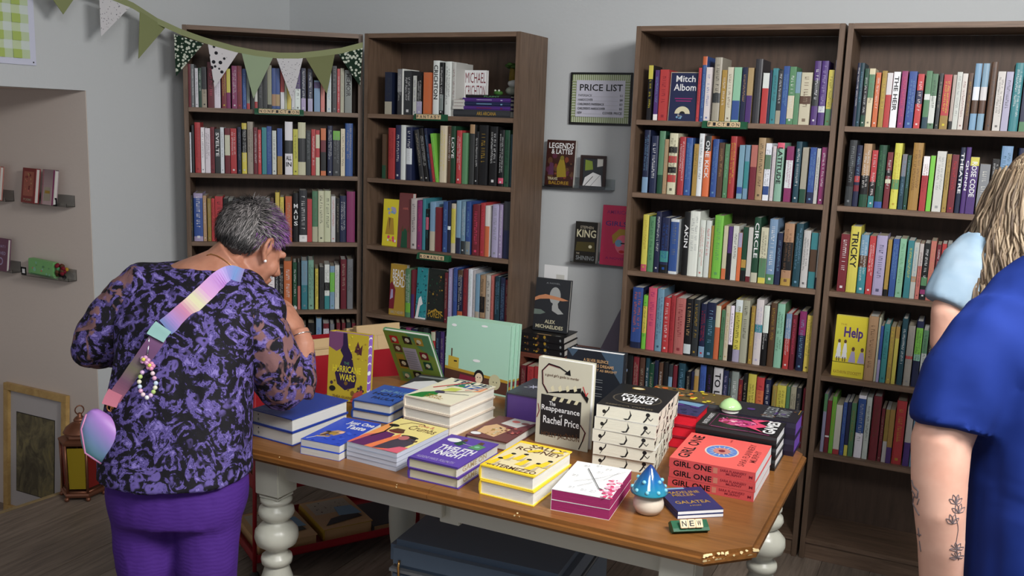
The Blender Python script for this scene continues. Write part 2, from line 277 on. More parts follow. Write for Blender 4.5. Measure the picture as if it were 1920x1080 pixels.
# ------------------------------------------------------------------ books on the shelves
SHELVES = {
 (1,1): """25 11 191 R|38 13 191 g|55 14 174 W|70 14 176 V;W|88 21 181 d,e@0-.45;k|117 28 204 R;p|145 27 178 W;g|174 21 179 R;y|194 17 178 m,y@.4-1|220 23 192 m|243 21 193 R;r|264 17 181 b;s|281 14 174 g,r@0-.15|300 17 177 k|316 13 175 W,r@0-.2|335 20 180 d;g|356 20 179 d|376 19 203 e,k@0-.12|395 17 190 b,a@.1-.38|413 19 190 b,a@.1-.38|434 18 185 W,r@.45-1|449 10 181 C|464 19 186 y|482 15 183 W;k|503 25 184 W,P@.55-1;k|529 21 196 n,l@0-.3;W|560 22 195 n,l@0-.3;W|591 27 143 s,P@.75-.95|617 19 181 S|646 21 191 W;s|671 21 213 d;g|690 13 201 r|707 17 204 e;g|735 33 197 g;k:MEMOIR""",
 (1,2): """19 14 183 W|33 10 216 d|54 25 229 r;R|76 16 207 W|98 23 204 W;k|119 17 210 R|141 23 202 d;W:SVELTE|162 16 210 W|185 23 207 R,C@.4-.85|212 27 207 r|238 16 214 n;g|260 22 233 k,y@0-.42,y@.88-1;W|287 26 240 e;k|311 17 215 R;W|329 15 205 r;W|350 21 216 t|372 21 222 b;s|395 19 203 W|420 23 214 b,O@0-.4|461 35 246 W,d@.4-.65;k:ALL IN|492 22 213 y;k|521 35 245 C,d@.25-.7|551 21 209 d;g|574 19 215 r;W|594 18 212 r,C@.6-.9,C@0-.4|620 24 221 o,R@.5-.75,k@.1-.5|651 24 234 n;W|681 33 211 d,L@.8-1;g|711 20 222 C;k|740 35 248 b""",
 (1,3): """18 16 211 d;y|50 40 223 l,b@.1-.9;W|79 15 212 a|99 16 200 O|116 14 200 r|142 35 210 r|172 20 201 k|195 21 202 g|219 21 196 b|243 21 203 e|267 21 197 T|290 21 204 R|314 21 204 w|338 21 204 n|362 21 205 g|383 15 205 B|407 19 233 y,b@0-.6|428 18 212 y|459 30 216 o|492 26 232 k;W:MAUS|526 37 245 d,W@0-.13;W|556 22 205 r;p|581 26 243 C,G@.3-1;k|610 28 245 C;k|640 30 245 C;k|667 20 220 W;r|688 17 211 k|713 30 223 n;W|750 39 244 m;m""",
 (1,4): """158 16 238 k|176 16 229 r|194 15 233 W|211 15 229 b|230 20 238 e|250 16 229 G|267 16 229 y|285 16 229 R|302 16 229 w|319 16 229 T|347 22 207 G|376 31 211 W;k|402 17 207 d;W|422 21 202 k|453 37 236 o;W|486 19 230 V,W@0-.06;W|505 13 230 d,S@0-.5|531 29 238 s,t@0-.5;g|562 26 241 M;k|589 15 200 y;k|613 21 207 d|638 23 219 W,k@.42-.6,t@0-.3;k|663 22 212 s,L@.4-.85;G|686 21 216 W;P|717 28 244 R|748 28 246 g;d""",
 (1,5): """335 46 260 b|393 47 260 a|451 47 259 k|512 19 261 y;k|530 13 252 e;p|563 32 262 k;d|599 26 284 s;b|634 27 259 W,R@.9-1;g|663 20 256 g|693 19 261 R|718 18 261 R,g@.3-.8|743 22 263 d;g|768 19 258 R""",
 (2,1): """119 39 190 n,e@0-.3;d|180 23 204 d,g@.5-1;W|197 9 205 W|224 41 197 d;W|262 20 175 w;P|288 29 175 k,l@0-.35;W|329 37 190 o;o|373 34 242 W;k:CRICHTON|402 22 234 k,g@.1-.4;W|437 33 238 W;k|465 20 234 w;R""",
 (2,2): """101 21 205 B,V@0-.3|141 37 235 r;R|177 29 249 n;W|205 25 250 W|236 32 242 n,W@.3-.6;W|312 24 236 d;e/-9|337 21 243 k;W/-9|358 15 243 n;s/-9|375 13 174 r/-9|392 15 221 L;G/-9|420 35 254 C;y|450 18 253 B|472 22 254 V;W:LOVE|502 26 236 r;W|532 28 226 G|567 25 264 d,a@.85-1|591 19 234 k;W|626 46 263 k;O|676 39 259 k|714 26 245 k,p@.05-.15;W|741 25 245 V;k|763 13 228 T""",
 (2,3): """130 84 221 F,y:1|212 74 254 F,S:2|267 34 233 w;k|301 25 228 m;p|323 17 237 t|343 15 191 k,p@.5-.8;t|370 32 225 s,C@0-.4|403 29 203 R;R|438 26 231 b;s|460 16 233 n,W@.45-.52|481 22 225 C,y@.2-.9;O|508 24 241 s,n@0-.3|533 21 238 s,d@0-.25;W|559 25 240 b,g@0-.25;s|598 37 229 R;p|632 24 238 r;p|657 23 228 W,o@0-.6|696 32 236 l;g|723 18 238 l;W|753 31 253 n,d@.5-1""",
 (2,4): """177 90 245 F,O:3|241 29 231 G,L@.1-.3;W|269 17 229 R,P@0-.5|311 58 242 F,t:4|392 94 243 F,d:5|451 16 235 R|472 17 255 l;W|499 21 261 b;s|526 27 255 n,o@0-.25,B@.88-1;W|553 24 261 R;r|578 22 264 W;M|597 14 259 w;g|617 22 245 s,e@0-.3|643 26 243 a,k@.3-.6,R@0-.2;k|671 26 246 w;k|691 12 247 S|717 25 245 T;s|745 24 243 n;s|768 19 235 R""",
 (2,5): """21 32 250 k|55 28 254 R|86 28 252 b|121 36 263 g|156 28 268 k|187 28 272 T|217 27 276 k|248 27 280 m|282 35 278 n|316 27 288 k|346 27 292 d|386 24 278 r,C@.85-1|411 22 282 n;s|436 23 285 P|464 25 289 k|496 33 293 T|528 26 297 e|557 26 301 k|862 23 188 R|898 30 188 r;R|928 23 192 r""",
 (3,1): """65 19 217 k,y@.75-1;y|91 18 199 P,W@0-.12;s|122 36 201 r;R|201 116 193 F,n:6|266 11 209 r|282 18 253 b,o@.87-1;s|303 23 211 W;b|337 29 249 e,d@.3-.45;k|364 20 201 O;W|387 22 212 C;B|415 29 212 M,b@.05-.4|443 20 212 n;a|466 22 210 a,P@0-.5|495 27 243 d;d|525 24 191 W,r@0-.7|542 9 202 n;W|559 20 209 t;d|579 18 202 d,e@0-.25;W|600 22 217 b;s|624 24 215 G,C@.1-.5;W|646 19 196 s,G@0-.6|677 39 194 C,B@.4-.55;B|712 23 237 P,d@.3-.7;W|738 24 237 P,W@.2-.3;l|764 20 204 y,G@0-.3;k|784 18 240 l,y@.35-.42;m""",
 (3,2): """65 25 255 n,s@0-.25;s|97 29 233 n;W|128 25 253 V,G@.3-1|149 15 221 a|177 34 246 C,r@.2-.32,k@.35-.45,r@.52-.63,k@.68-.78;k|215 25 233 r;W|243 26 230 b;s|272 19 207 y,O@0-1;k|292 20 249 W;n|318 26 241 o,d@.75-1;W:ONE KICK|349 24 229 b;s|374 21 216 B;a|397 18 212 G;M|420 24 243 r;y|455 21 210 s,b@.1-.22|477 17 211 s,t@.2-.7|502 24 212 R,S@.6-1|529 27 241 a;k|557 22 221 W,G@.55-.8,b@.1-.25;k|579 13 211 w;l|602 27 225 M,p@.9-1;k:LATITUDE|639 26 213 m,W@.25-.75;m|670 21 232 T;W|696 22 211 e,V@0-.25|724 23 212 b,n@0-.2;s|744 13 209 w;k|764 19 214 m;W|785 20 232 m;p""",
 (3,3): """80 25 236 y,p@0-.12;O|108 25 231 G;V|134 22 252 n;W|165 35 230 n,k@0-.15,t@.2-.4;b|204 35 227 W,b@.05-.95;k|254 25 260 k;W:AKIN|287 40 265 W;g|320 22 232 W;r|344 21 232 W;r|361 9 212 O|385 35 255 L;G|415 17 216 C,o@0-.2|434 16 215 P,k@0-.5|455 22 219 w;k|475 15 193 o,l@.7-1|493 19 217 V,k@0-.2,O@.25-.4|514 18 217 w,R@0-.1|537 25 258 V,C@0-.15;W:CIRCLE|568 28 221 C,G@.1-.45,y@0-.1;k|599 31 256 s,G@0-.15;W|628 19 205 n;s|660 37 244 a,k@.25-.7,O@0-.12;B|699 27 247 T;s|729 26 223 w;k|758 25 216 t,B@.3-.7|784 23 218 w,n@0-.2;p""",
 (3,4): """64 45 261 n,b@.1-1;o|99 18 231 L,y@.3-.8;k|128 36 266 p;m|164 29 265 s;n|194 27 232 r;W|219 20 244 r;R|252 41 236 S;R|289 30 238 k,W@.03-.2;a|319 26 237 d;O|348 24 223 n,s@0-.2;r|380 37 232 T,n@.7-1;s|409 20 223 o,C@.6-1|430 15 207 G|448 18 228 C;O|466 16 230 k,W@.3-1;k|490 28 256 y,W@.8-1,l@0-.2;k|519 28 257 e;k|548 16 237 O;y|573 29 266 w,t@.5-.62;l|601 22 246 k,W@.55-1;W|627 24 258 B;O|656 29 259 G,M@0-1;k|688 22 224 r,s@.55-1;W|711 18 222 R;p|741 26 239 n,m@.6-1;s|768 23 225 y;k|787 9 222 O""",
 (3,5): """46 27 279 k|74 25 274 R;e|102 22 274 B|126 16 277 T|145 21 254 V;e|165 16 270 n|185 17 264 B|205 20 267 k|226 17 261 d,s@.3-.8|246 17 260 R|275 28 275 T;s|303 19 243 k;e|322 14 245 n|338 18 256 e,O@.2-.9|364 25 281 b;n|391 25 281 k;P|427 38 278 w;k:TO LAKE|459 21 270 n;l|476 11 269 d;s|496 29 271 g;W|520 17 241 R;o|539 16 269 k|565 32 271 y;k|599 30 262 r,o@.2-.8;R|629 22 258 n;W|657 18 238 O;G|684 35 242 y,O@0-.3;k|710 14 242 G|730 22 243 e;k|751 18 244 d|781 27 245 R""",
 (4,1): """49 11 230 n;W|61 13 230 T;s|78 15 210 V,k@.2-.7;W|97 20 210 C,G@.5-.9;k|119 17 196 o;W|140 17 202 O;y|159 19 195 r,W@.6-1|182 23 199 W;k:THE HEIR|208 20 202 m;p|236 26 201 b;s|263 21 192 r,n@.45-.7;W|289 19 203 G,W@.5-.6,T@0-.2|309 20 193 G,W@.1-.6;k|329 12 195 d;e|351 26 191 O,r@.25-1;y|373 11 190 e,k@0-.15|388 17 200 w;g|406 17 195 w;R|424 14 197 B;O|445 21 230 s,d@.3-.5,B@.25-.45,W@.45-.65|469 21 230 s,d@.3-.5,B@.25-.45,W@.45-.65|495 20 235 B;d|520 24 203 w;k|545 22 202 l;k|573 28 232 t;W|601 21 222 n,G@0-.15""",
 (4,2): """55 26 245 d,k@.3-.6;g|79 19 227 n,r@.4-.5,R@.25-.35;s|107 28 234 a,V@0-.2,k@.2-.5;W|134 20 211 r,t@0-.2,k@.2-.45;W|160 27 231 V,b@0-.1;G|187 19 206 R,k@.58-.68,C@.45-.52;W|213 25 240 y,G@.3-.45;O|237 16 201 g,T@0-.6;s|253 12 198 V;s|279 33 244 O;B|311 21 197 r,W@.65-1;R|332 16 200 y,L@0-1|359 30 217 w;g|384 15 208 O;B|405 22 207 R;r|427 16 234 n;W:THEATRE|445 16 235 P;W:QUINN|468 28 201 P,y@.85-1;W:ROSE CODE|503 33 178 g;w|535 23 197 B,k@.4-1;W|566 35 244 t,s@.5-1;T|613 22 239 n;m""",
 (4,3): """59 31 220 R;W|94 36 252 y;k:TRICKY|129 28 223 t,s@.5-1,B@.45-.65;W|157 22 221 r;W|189 37 225 l;n|218 14 213 O,k@0-.12;O|239 21 217 b;s|263 22 220 M;G|290 21 215 t;y|310 17 210 w,a@.3-.4;s|327 14 207 S,w@.6-1;k|346 20 210 k,G@.25-.4,m@.1-.18;W|366 18 220 S;a|385 14 209 R|402 15 213 r;W|419 15 215 g""",
 (4,4): """111 116 238 F,y:7|189 34 250 a;B|212 8 249 C|222 10 218 b,l@0-.4|239 20 227 t;T|260 16 219 O;y|277 14 221 O,y@0-.8|299 19 255 T;W|324 24 231 e,r@.45-.5;g|351 23 251 n,L@.45-.9,M@.4-.5;k|374 18 220 G,w@.2-.6;d|393 16 229 k|411 16 227 k;W""",
 (4,5): """45 13 236 l,G@.7-1|61 16 212 R,W@.3-.33|78 16 230 L;O|98 23 200 w,r@0-.1|119 14 214 b;s|134 13 217 n,y@0-.2|151 18 216 G;O|178 28 250 W,b@.4-.95;g|204 19 247 w;k|233 29 256 R;B|257 12 211 R|273 15 210 w,O@.4-1|290 18 213 O,P@0-.3|319 35 251 R,r@0-1;O|352 22 234 w,P@0-.4|374 17 231 s""",
}

ROW = {1: 'top', 2: 'second', 3: 'third', 4: 'fourth', 5: 'fifth'}
CASENAME = {1: 'corner bookcase', 2: 'fantasy and romance bookcase', 3: 'fiction bookcase', 4: 'far right bookcase'}
def parse(sp):
    tilt = 0
    if '/' in sp and not sp.startswith('F'): sp, t_ = sp.rsplit('/', 1); tilt = float(t_)
    title = None
    if ':' in sp: sp, title = sp.split(':', 1)
    tc = None
    if ';' in sp: sp, tc = sp.split(';')
    ps = sp.split(','); bands = []
    for b in ps[1:]:
        c, rg = b.split('@'); lo, hi = rg.split('-'); bands.append((c, float(lo), float(hi)))
    return ps[0], bands, tc, title, tilt
def art_face(pr, k, w, h):
    if k == 1: pr.B(0, 0, 1, 1, 'y').blobs(9, ['P', 'l', 's'], .35, .68, .8, .82, .07, .13, 3).P([(.35, .62), (.7, .6), (.8, .25), (.2, .25)], 'O').P([(.42, .6), (.5, .6), (.47, .33)], 'B').blobs(8, ['p', 'W'], .25, .1, .9, .2, .05, .1, 5)
    if k == 2: pr.B(0, 0, 1, 1, (.17, .045, .045)).P([(.25, 0), (.75, 0), (.7, .3), (.55, .36), (.3, .3)], 'V').P([(.2, .3), (.35, .42), (.45, .3)], 'B').P([(.7, .3), (.8, .42), (.84, .28)], 'B').X('A NOVEL', .3, .7, .7, .74, 'S')
    if k == 3: pr.B(0, 0, 1, 1, 'O').X('BEACH', .14, .72, .95, .9, 'W').X('READ', .2, .56, .95, .72, 'W').P([(0, .12), (.3, .12), (.36, .5), (.12, .66), (0, .6)], 'R').P([(.04, .3), (.22, .34), (.2, .5), (.08, .5)], 'l').X('EMILY HENRY', .1, .03, .95, .09, 'e')
    if k == 4: pr.B(0, 0, 1, 1, 't').blobs(60, ['T', 's', 't', 'T'], .03, .03, .97, .97, .02, .07, 2).P([(.05, .02), (.3, .4), (.5, .45), (.7, .3), (.45, .25), (.3, .02)], 'W').B(0, 0, 1, .03, 'W')
    if k == 5: pr.B(0, 0, 1, 1, (.012, .016, .012)).blobs(40, ['V', 'O', 'B', 'k', 'k'], .05, .3, .95, .9, .01, .05, 8).P([(.05, .12), (.5, .24), (.95, .12), (.95, .1), (.5, .2), (.05, .1)], 'O').X('FOREST', .1, .06, .9, .2, 'O')
    if k == 6:
        pr.B(0, 0, 1, 1, 'n').B(0, .985, 1, 1, 'e').B(0, 0, .02, 1, 'e').X('Mitch', .2, .8, .88, .93, 'W').X('Albom', .14, .62, .92, .76, 'W')
        pr.B(.2, .45, .82, .47, 'm').B(.24, .4, .78, .42, 'm').D(.5, .15, .27, .15, 'C', 16, 0, 180).D(.5, .15, .1, .05, 'k', 10, 0, 180).blobs(8, ['s', 'g'], .3, .05, .7, .12, .02, .04, 9)
    if k == 7:
        pr.B(0, 0, 1, 1, 'y').B(0, .23, 1, .24, 'k').X('THE', .15, .84, .35, .87, 'O').X('Help', .28, .6, .88, .82, 'P', 0, .03)
        for x, c in ((.16, 'W'), (.35, 'W')):
            pr.D(x, .58, .045, .03, 'B').P([(x-.07, .4), (x-.03, .55), (x+.04, .55), (x+.08, .4)], c).P([(x-.09, .3), (x-.04, .45), (x+.05, .45), (x+.09, .3)], c).B(x-.05, .25, x-.02, .32, 'B').B(x+.02, .25, x+.05, .32, 'B')
        for x in (.62, .9): pr.D(x, .47, .05, .035, 'B').P([(x-.13, .25), (x-.05, .43), (x+.05, .43), (x+.1, .25)], 'l')
        pr.X('KATHRYN STOCKETT', .06, .05, .94, .1, 'O')
FLAB = {1: 'yellow paperback facing out with a purple cloud on the cover', 2: 'dull red book facing out behind the yellow one', 3: 'mustard paperback facing out with white title letters',
        4: 'teal patterned paperback facing out with a white figure', 5: 'nearly black paperback facing out with faint gold lettering', 6: 'navy book facing out with a half sun under white lettering', 7: 'yellow paperback facing out with a purple title and small figures'}
RD = random.Random(77)
def dull(c):      # no two covers share exactly one ink; greyed to paint in the dim light on the shelves
    r, g, b = col(c); m_ = (r+g+b)/3; k = .16; v = RD.uniform(.78, 1.08)
    return tuple((x*(1-k)+m_*k)*v*RD.uniform(.93, 1.07) for x in (r, g, b))
def shelf_book(k, s, u, w, h, sp, rnd, label):
    z = CASES[k][4][s-1]; D = CASES[k][3]
    if sp.startswith('F'):
        _, sp = sp.split(',', 1); base, kk = sp.split(':'); kk = int(kk)
        M = cm(k, u, .03, z+.0005) @ R(-4, 'X'); t = .026
        o = MB().box(-w/2, w/2, 0, .0015, 0, h, base).box(-w/2, w/2, t-.0015, t, 0, h, base).box(-w/2, -w/2+.0015, 0, t, 0, h, base).build('paperback', M_PRINT, None, label, 'book', mw=M)
        MB().box(-w/2+.0015, w/2-.001, .0015, t-.0015, .001, h-.001, 'w').build('pages', M_PAGE, o)
        pr = Print(w, h, T(-w/2, 0, 0) @ R(90, 'X')); art_face(pr, kk, w, h); pr.build('front_cover', o)
        return o
    base, bands, tc, title, tilt = parse(sp)
    base = dull(base); bands = [(dull(c), a_, b_) for c, a_, b_ in bands]
    hard = h > .222; nm = 'hardcover' if hard else 'paperback'
    d = min(D-.05, (.15 if hard else .13)+rnd.uniform(-.01, .01)); jy = rnd.uniform(0, .006)
    w = max(.006, w-.0006)
    M = cm(k, u, .02+jy, z+.0004)
    if tilt:
        M = M @ (T(w/2, 0, 0) if tilt < 0 else T(-w/2, 0, 0)) @ R(tilt, 'Y') @ (T(-w/2, 0, 0) if tilt < 0 else T(w/2, 0, 0))
    b = .0024 if hard else .0009; bg = min(.004, w*.14) if hard else .0006
    mb = MB()
    if w > .008:
        x0, x1 = -w/2, w/2
        outer = [(x0, d), (x0, bg*.8), (x0*.62, bg*.2), (0, 0), (x1*.62, bg*.2), (x1, bg*.8), (x1, d)]
        inner = [(x1-b, d), (x1-b, bg+.002), (x0+b, bg+.002), (x0+b, d)]
        mb.prism(outer+inner, 0, h, base)
        o = mb.build(nm, M_PRINT, None, label, 'book', mw=M, group='books on the %s row of the %s' % (ROW[s], CASENAME[k]))
        ins = .003 if hard else .0004
        MB().box(-w/2+b, w/2-b, bg+.002, d-ins, ins, h-ins, 'e' if rnd.random() < .5 else 'w').build('pages', M_PAGE, o)
    else:
        o = mb.box(-w/2, w/2, 0, d, 0, h, base).build(nm, M_PRINT, None, label, 'book', mw=M, group='books on the %s row of the %s' % (ROW[s], CASENAME[k]))
    pr = MB(); xs = [-.5, -.31, 0, .31, .5]; ys = [bg*.8, bg*.2, 0, bg*.2, bg*.8]
    if w <= .008: ys = [0]*5
    e = .0004
    def strip(xa, xb, z0, z1, c, e):
        # lies on the faceted spine
        ks = [xa]+[q for q in xs if xa < q < xb]+[xb]
        def yy(x):
            for i in range(4):
                if xs[i] <= x <= xs[i+1]: return ys[i]+(ys[i+1]-ys[i])*(x-xs[i])/(xs[i+1]-xs[i])
            return ys[0]
        for a_, b_ in zip(ks, ks[1:]):
            pr.add([(a_*w, yy(a_)-e, z0), (b_*w, yy(b_)-e, z0), (b_*w, yy(b_)-e, z1), (a_*w, yy(a_)-e, z1)], [(0, 1, 2, 3)], c)
    for c, lo, hi in bands: strip(-.5, .5, lo*h, hi*h, c, e); e += .0001
    if tc is None and not bands and rnd.random() < .8: tc = rnd.choice(['W', 'e', 'k'] if sum(base) < 1.3 else ['g', 'r', 'n'])
    if title:
        c = tc or 'W'; e2 = .0012
        if title in ('MAUS', 'ALL IN'):
            for i, ch in enumerate(title if title == 'MAUS' else title.split()):
                vs, fs = glyphs(ch, .02); z1 = h*(.78-.12*i) if title == 'MAUS' else h*(.36-.12*i); hh = h*.085
                pr.add([((q[0]-.5)*w*.72, -e2, z1-hh+hh*q[1]) for q in vs], fs, c)
        else:
            vs, fs = glyphs(title, .015); zt = h*(.92 if len(title) > 5 else .8); zl = h*min(.62, .09*len(title))
            pr.add([((q[1]-.5)*w*.62, -e2, zt-zl*q[0]) for q in vs], fs, c)
    elif tc and w > .009:
        tc = tuple(a_*.22+b_*.78 for a_, b_ in zip(col(base), col(tc)))
        # tiny lines of print, too small to read: a row of strokes down the spine
        e3 = e+.0002; lanes = [(-.2, .2)] if (w < .02 or rnd.random() < .5) else [(-.30, -.06), (.08, .30)]
        for xa, xb in lanes:
            zt = h*rnd.uniform(.84, .93); zb = h*rnd.uniform(.2, .42); wd = xb-xa
            while zt > zb:
                g = min(.0058, w*wd*.5)*rnd.uniform(.7, 1.1)
                if rnd.random() < .86:
                    q = rnd.random()
                    strip(xa, xb, zt-g*.35, zt, tc, e3)
                    if q < .6: strip(xa if q < .3 else xb-wd*.3, xa+wd*.3 if q < .3 else xb, zt-g, zt-g*.35, tc, e3)
                zt -= g*1.45
        if rnd.random() < .6: strip(-.16, .16, h*.06, h*.06+w*.3, tc, e3)
    if pr.v: pr.build('spine_print', M_PRINT, o)
    return o
def phrase(sp):
    base, bands, tc, title, tilt = parse(sp)
    seq = [base]+[c for c, a_, b_ in bands if b_-a_ > .12 and c != base]
    out = []
    for c in seq:
        if CN.get(c) and CN[c] not in out: out.append(CN[c])
    return out[:3], tc, title
for (k, s), data in SHELVES.items():
    rnd = random.Random(k*10+s)
    rows = [e.split(' ', 3) for e in data.split('|')]
    ph = []
    for e in rows:
        if e[3].startswith('F'): ph.append(None); continue
        cs, tc, title = phrase(e[3]); nm = 'hardcover' if int(e[2]) > 222 else 'paperback'
        lt = (' with %s lettering' % CN[tc]) if tc and CN[tc] not in cs and (title or len(cs) < 2) else ''
        ph.append((' and '.join(cs) if len(cs) < 3 else '%s, %s and %s' % tuple(cs))+' '+nm+lt)
    def nb(i):
        if i < 0: return 'beside the left upright'
        return 'right of the %s one' % (phrase(rows[i][3])[0][0] if ph[i] else 'face-out')
    l1 = [p and p+', '+nb(i-1) for i, p in enumerate(ph)]
    for i, e in enumerate(rows):
        tail = ', %s row of the %s' % (ROW[s], CASENAME[k])
        if ph[i] is None: lab = FLAB[int(e[3][-1])]+(', top row' if s == 1 else '')
        elif ph.count(ph[i]) == 1: lab = ph[i]+tail
        elif l1.count(l1[i]) == 1: lab = l1[i]+tail.replace('fantasy and romance', 'romance')
        else:
            mates = [j for j in range(len(rows)) if ph[j] == ph[i]]; od = ['first', 'second', 'third', 'fourth', 'fifth', 'sixth', 'seventh', 'eighth', 'ninth', 'tenth'][mates.index(i)]
            lab = '%s %s from the left%s' % (od, ph[i] , tail)
        lab = lab.replace('fantasy and romance bookcase', 'romance bookcase')
        w_ = lab.replace(',', '').split()
        if len(w_) > 16: lab = lab.replace(' row of the', ' row,').replace(' from the left', ' from left').replace(' such', '').replace(' and ', '/')
        shelf_book(k, s, int(e[0])/1000, int(e[1])/1000, int(e[2])/1000, e[3], rnd, lab)

# ------------------------------------------------------------------ tile racks naming the sections
def rack(M, word, n_w, label):
    t = empty('letter_tile_rack', None, label, 'sign', mw=M, group='green letter tile racks')
    W_ = n_w
    q = [(-.016, -.016), (.012, -.016), (.012, .012), (-.006, .012), (-.014, -.008)]
    MB().add([(-W_/2, y_, z_) for y_, z_ in q]+[(W_/2, y_, z_) for y_, z_ in q], [(0, 1, 2, 3, 4), (9, 8, 7, 6, 5)]+[(i, 5+i, 5+(i+1) % 5, (i+1) % 5) for i in range(5)]).build('rack', M_GREEN, t, flip=True)
    n = len(word); st_ = .0182
    for i, ch in enumerate(word):
        x = (i-(n-1)/2)*st_
        ti = MB().box(x-.0088, x+.0088, -.0225, -.0162, -.010, .010, 'a').build('letter_tile', M_TILE, t, bevel=.001)
        vs, fs = glyphs(ch, .02)
        MB().add([(x-.0055+.011*a_, -.0228, -.0065+.013*b_) for a_, b_ in vs], fs, 'k').build('letter', M_INK, ti)
    return t
def rk(k, u0_, u1_, s, dz, word, label): rack(cm(k, (u0_+u1_)/2, -.0125, CASES[k][4][s-1]+dz), word, u1_-u0_, label)
rk(1, .31, .53, 1, -.006, 'NONFICTION', 'green tile rack spelling nonfiction under the top row of the corner bookcase')
rk(2, .29, .455, 1, -.006, 'FANTASY', 'green tile rack spelling fantasy on the shelf edge near the top')
rk(2, .32, .49, 3, -.02, 'ROMANCE', 'green tile rack spelling romance on the third shelf edge')
rk(3, .30, .475, 1, -.008, 'FICTION', 'green tile rack spelling fiction on the right bookcase')

# ------------------------------------------------------------------ the display table
tb = empty('display_table', (.155, -1.32, 0), 'long display table with honey brown top and cream turned legs', 'table')
TX0, TX1, TY0, TY1, ch = -.62-.155, .925-.155, -.455, .445, .095
seam = .12-.155
for pts in ([(TX0+ch, TY0), (seam-.0006, TY0), (seam-.0006, TY1), (TX0+ch, TY1), (TX0, TY1-ch), (TX0, TY0+ch)],
            [(seam+.0006, TY0), (TX1-ch, TY0), (TX1, TY0+ch), (TX1, TY1-ch), (TX1-ch, TY1), (seam+.0006, TY1)]):
    mb = MB(); mb.prism(pts, .727, .76)
    me = mb.build('tabletop_leaf', M_TABLE, tb)
    b = bmesh.new(); b.from_mesh(me.data)
    es = [e for e in b.edges if all(abs(v.co.z-.76) < 1e-4 or abs(v.co.z-.727) < 1e-4 for v in e.verts) and abs(e.verts[0].co.z-e.verts[1].co.z) < 1e-4 and not all(abs(v.co.x-seam) < .002 for v in e.verts)]
    bmesh.ops.bevel(b, geom=es, offset=.011, segments=4, affect='EDGES'); b.to_mesh(me.data); b.free()
ax0, ax1, ay0, ay1 = TX0+.165, TX1-.10, TY0+.10, TY1-.10
fx1 = TX1-.172
for x0, x1, y0, y1 in ((ax0, seam-.012, ay0, ay0+.02), (seam+.012, fx1, ay0, ay0+.02), (ax0, ax1, ay1-.02, ay1), (ax0, ax0+.02, ay0+.02, ay1-.02), (fx1, fx1+.02, ay0+.03, ay1-.02)):
    MB().box(x0, x1, y0, y1, .645, .727).build('apron', M_CREAM, tb, bevel=.002)
MB().box(seam-.03, seam+.03, ay0+.0201, ay0+.05, .625, .727).build('extension_block', M_CREAM, tb, bevel=.002)
LEG = [(.028, 0), (.036, .02), (.038, .05), (.030, .08), (.033, .10), (.046, .20), (.050, .27), (.046, .335), (.034, .372), (.034, .376), (.044, .380), (.046, .392), (.044, .402), (.033, .408),
       (.031, .42), (.036, .427), (.058, .442), (.064, .462), (.062, .482), (.048, .498), (.036, .508), (.034, .514), (.047, .524), (.053, .538), (.050, .552), (.040, .560), (.038, .566), (.046, .572), (.046, .580), (.038, .586)]
for x, y in ((ax0, ay0+.012), (fx1, ay0+.012), (ax0, ay1), (ax1, ay1)):
    a_ = 0
    lg = MB().lathe(LEG, n=28).build('leg', M_CREAM, tb); lg.location = (x, y, 0)
    MB().box(-.043, .043, -.043, .043, .598, .7268).box(-.036, .036, -.036, .036, .584, .598).build('leg_block', M_CREAM, lg, bevel=.004)
cp = MB()
rc = random.Random(9)
for i in range(30):    # chips where the varnish has come off the near right corner and front edge
    if i < 22: t_ = rc.random()**1.6; x, y = TX1-ch+ch*t_, TY0+ch*t_; d_ = Vector((1, 1, 0)).normalized(); n_ = Vector((1, -1, 0)).normalized()
    else: x, y = rc.choice((-.12, .18, .22, .3, -.5)), TY0; x += rc.uniform(-.01, .01); d_ = Vector((1, 0, 0)); n_ = Vector((0, -1, 0))
    r = rc.uniform(.003, .009) if i < 22 else rc.uniform(.0012, .003); q = rc.uniform(-.5, .9)
    c_ = Vector((x, y, .749))-n_*(.011-.0112*cos(q))+ZZ*(.0112*sin(q)); tn = (n_*-sin(q)+ZZ*cos(q))
    cp.add([c_+d_*r*cos(k*2*pi/7)*rc.uniform(.5, 1.2)+tn*min(r, .005)*sin(k*2*pi/7)*rc.uniform(.4, 1)+(n_*cos(q)+ZZ*sin(q))*.0006 for k in range(7)], [tuple(range(7))], rgb(222, 200, 150))
cp.build('bare_wood_chips', M_MATTE, tb, kind='stuff')

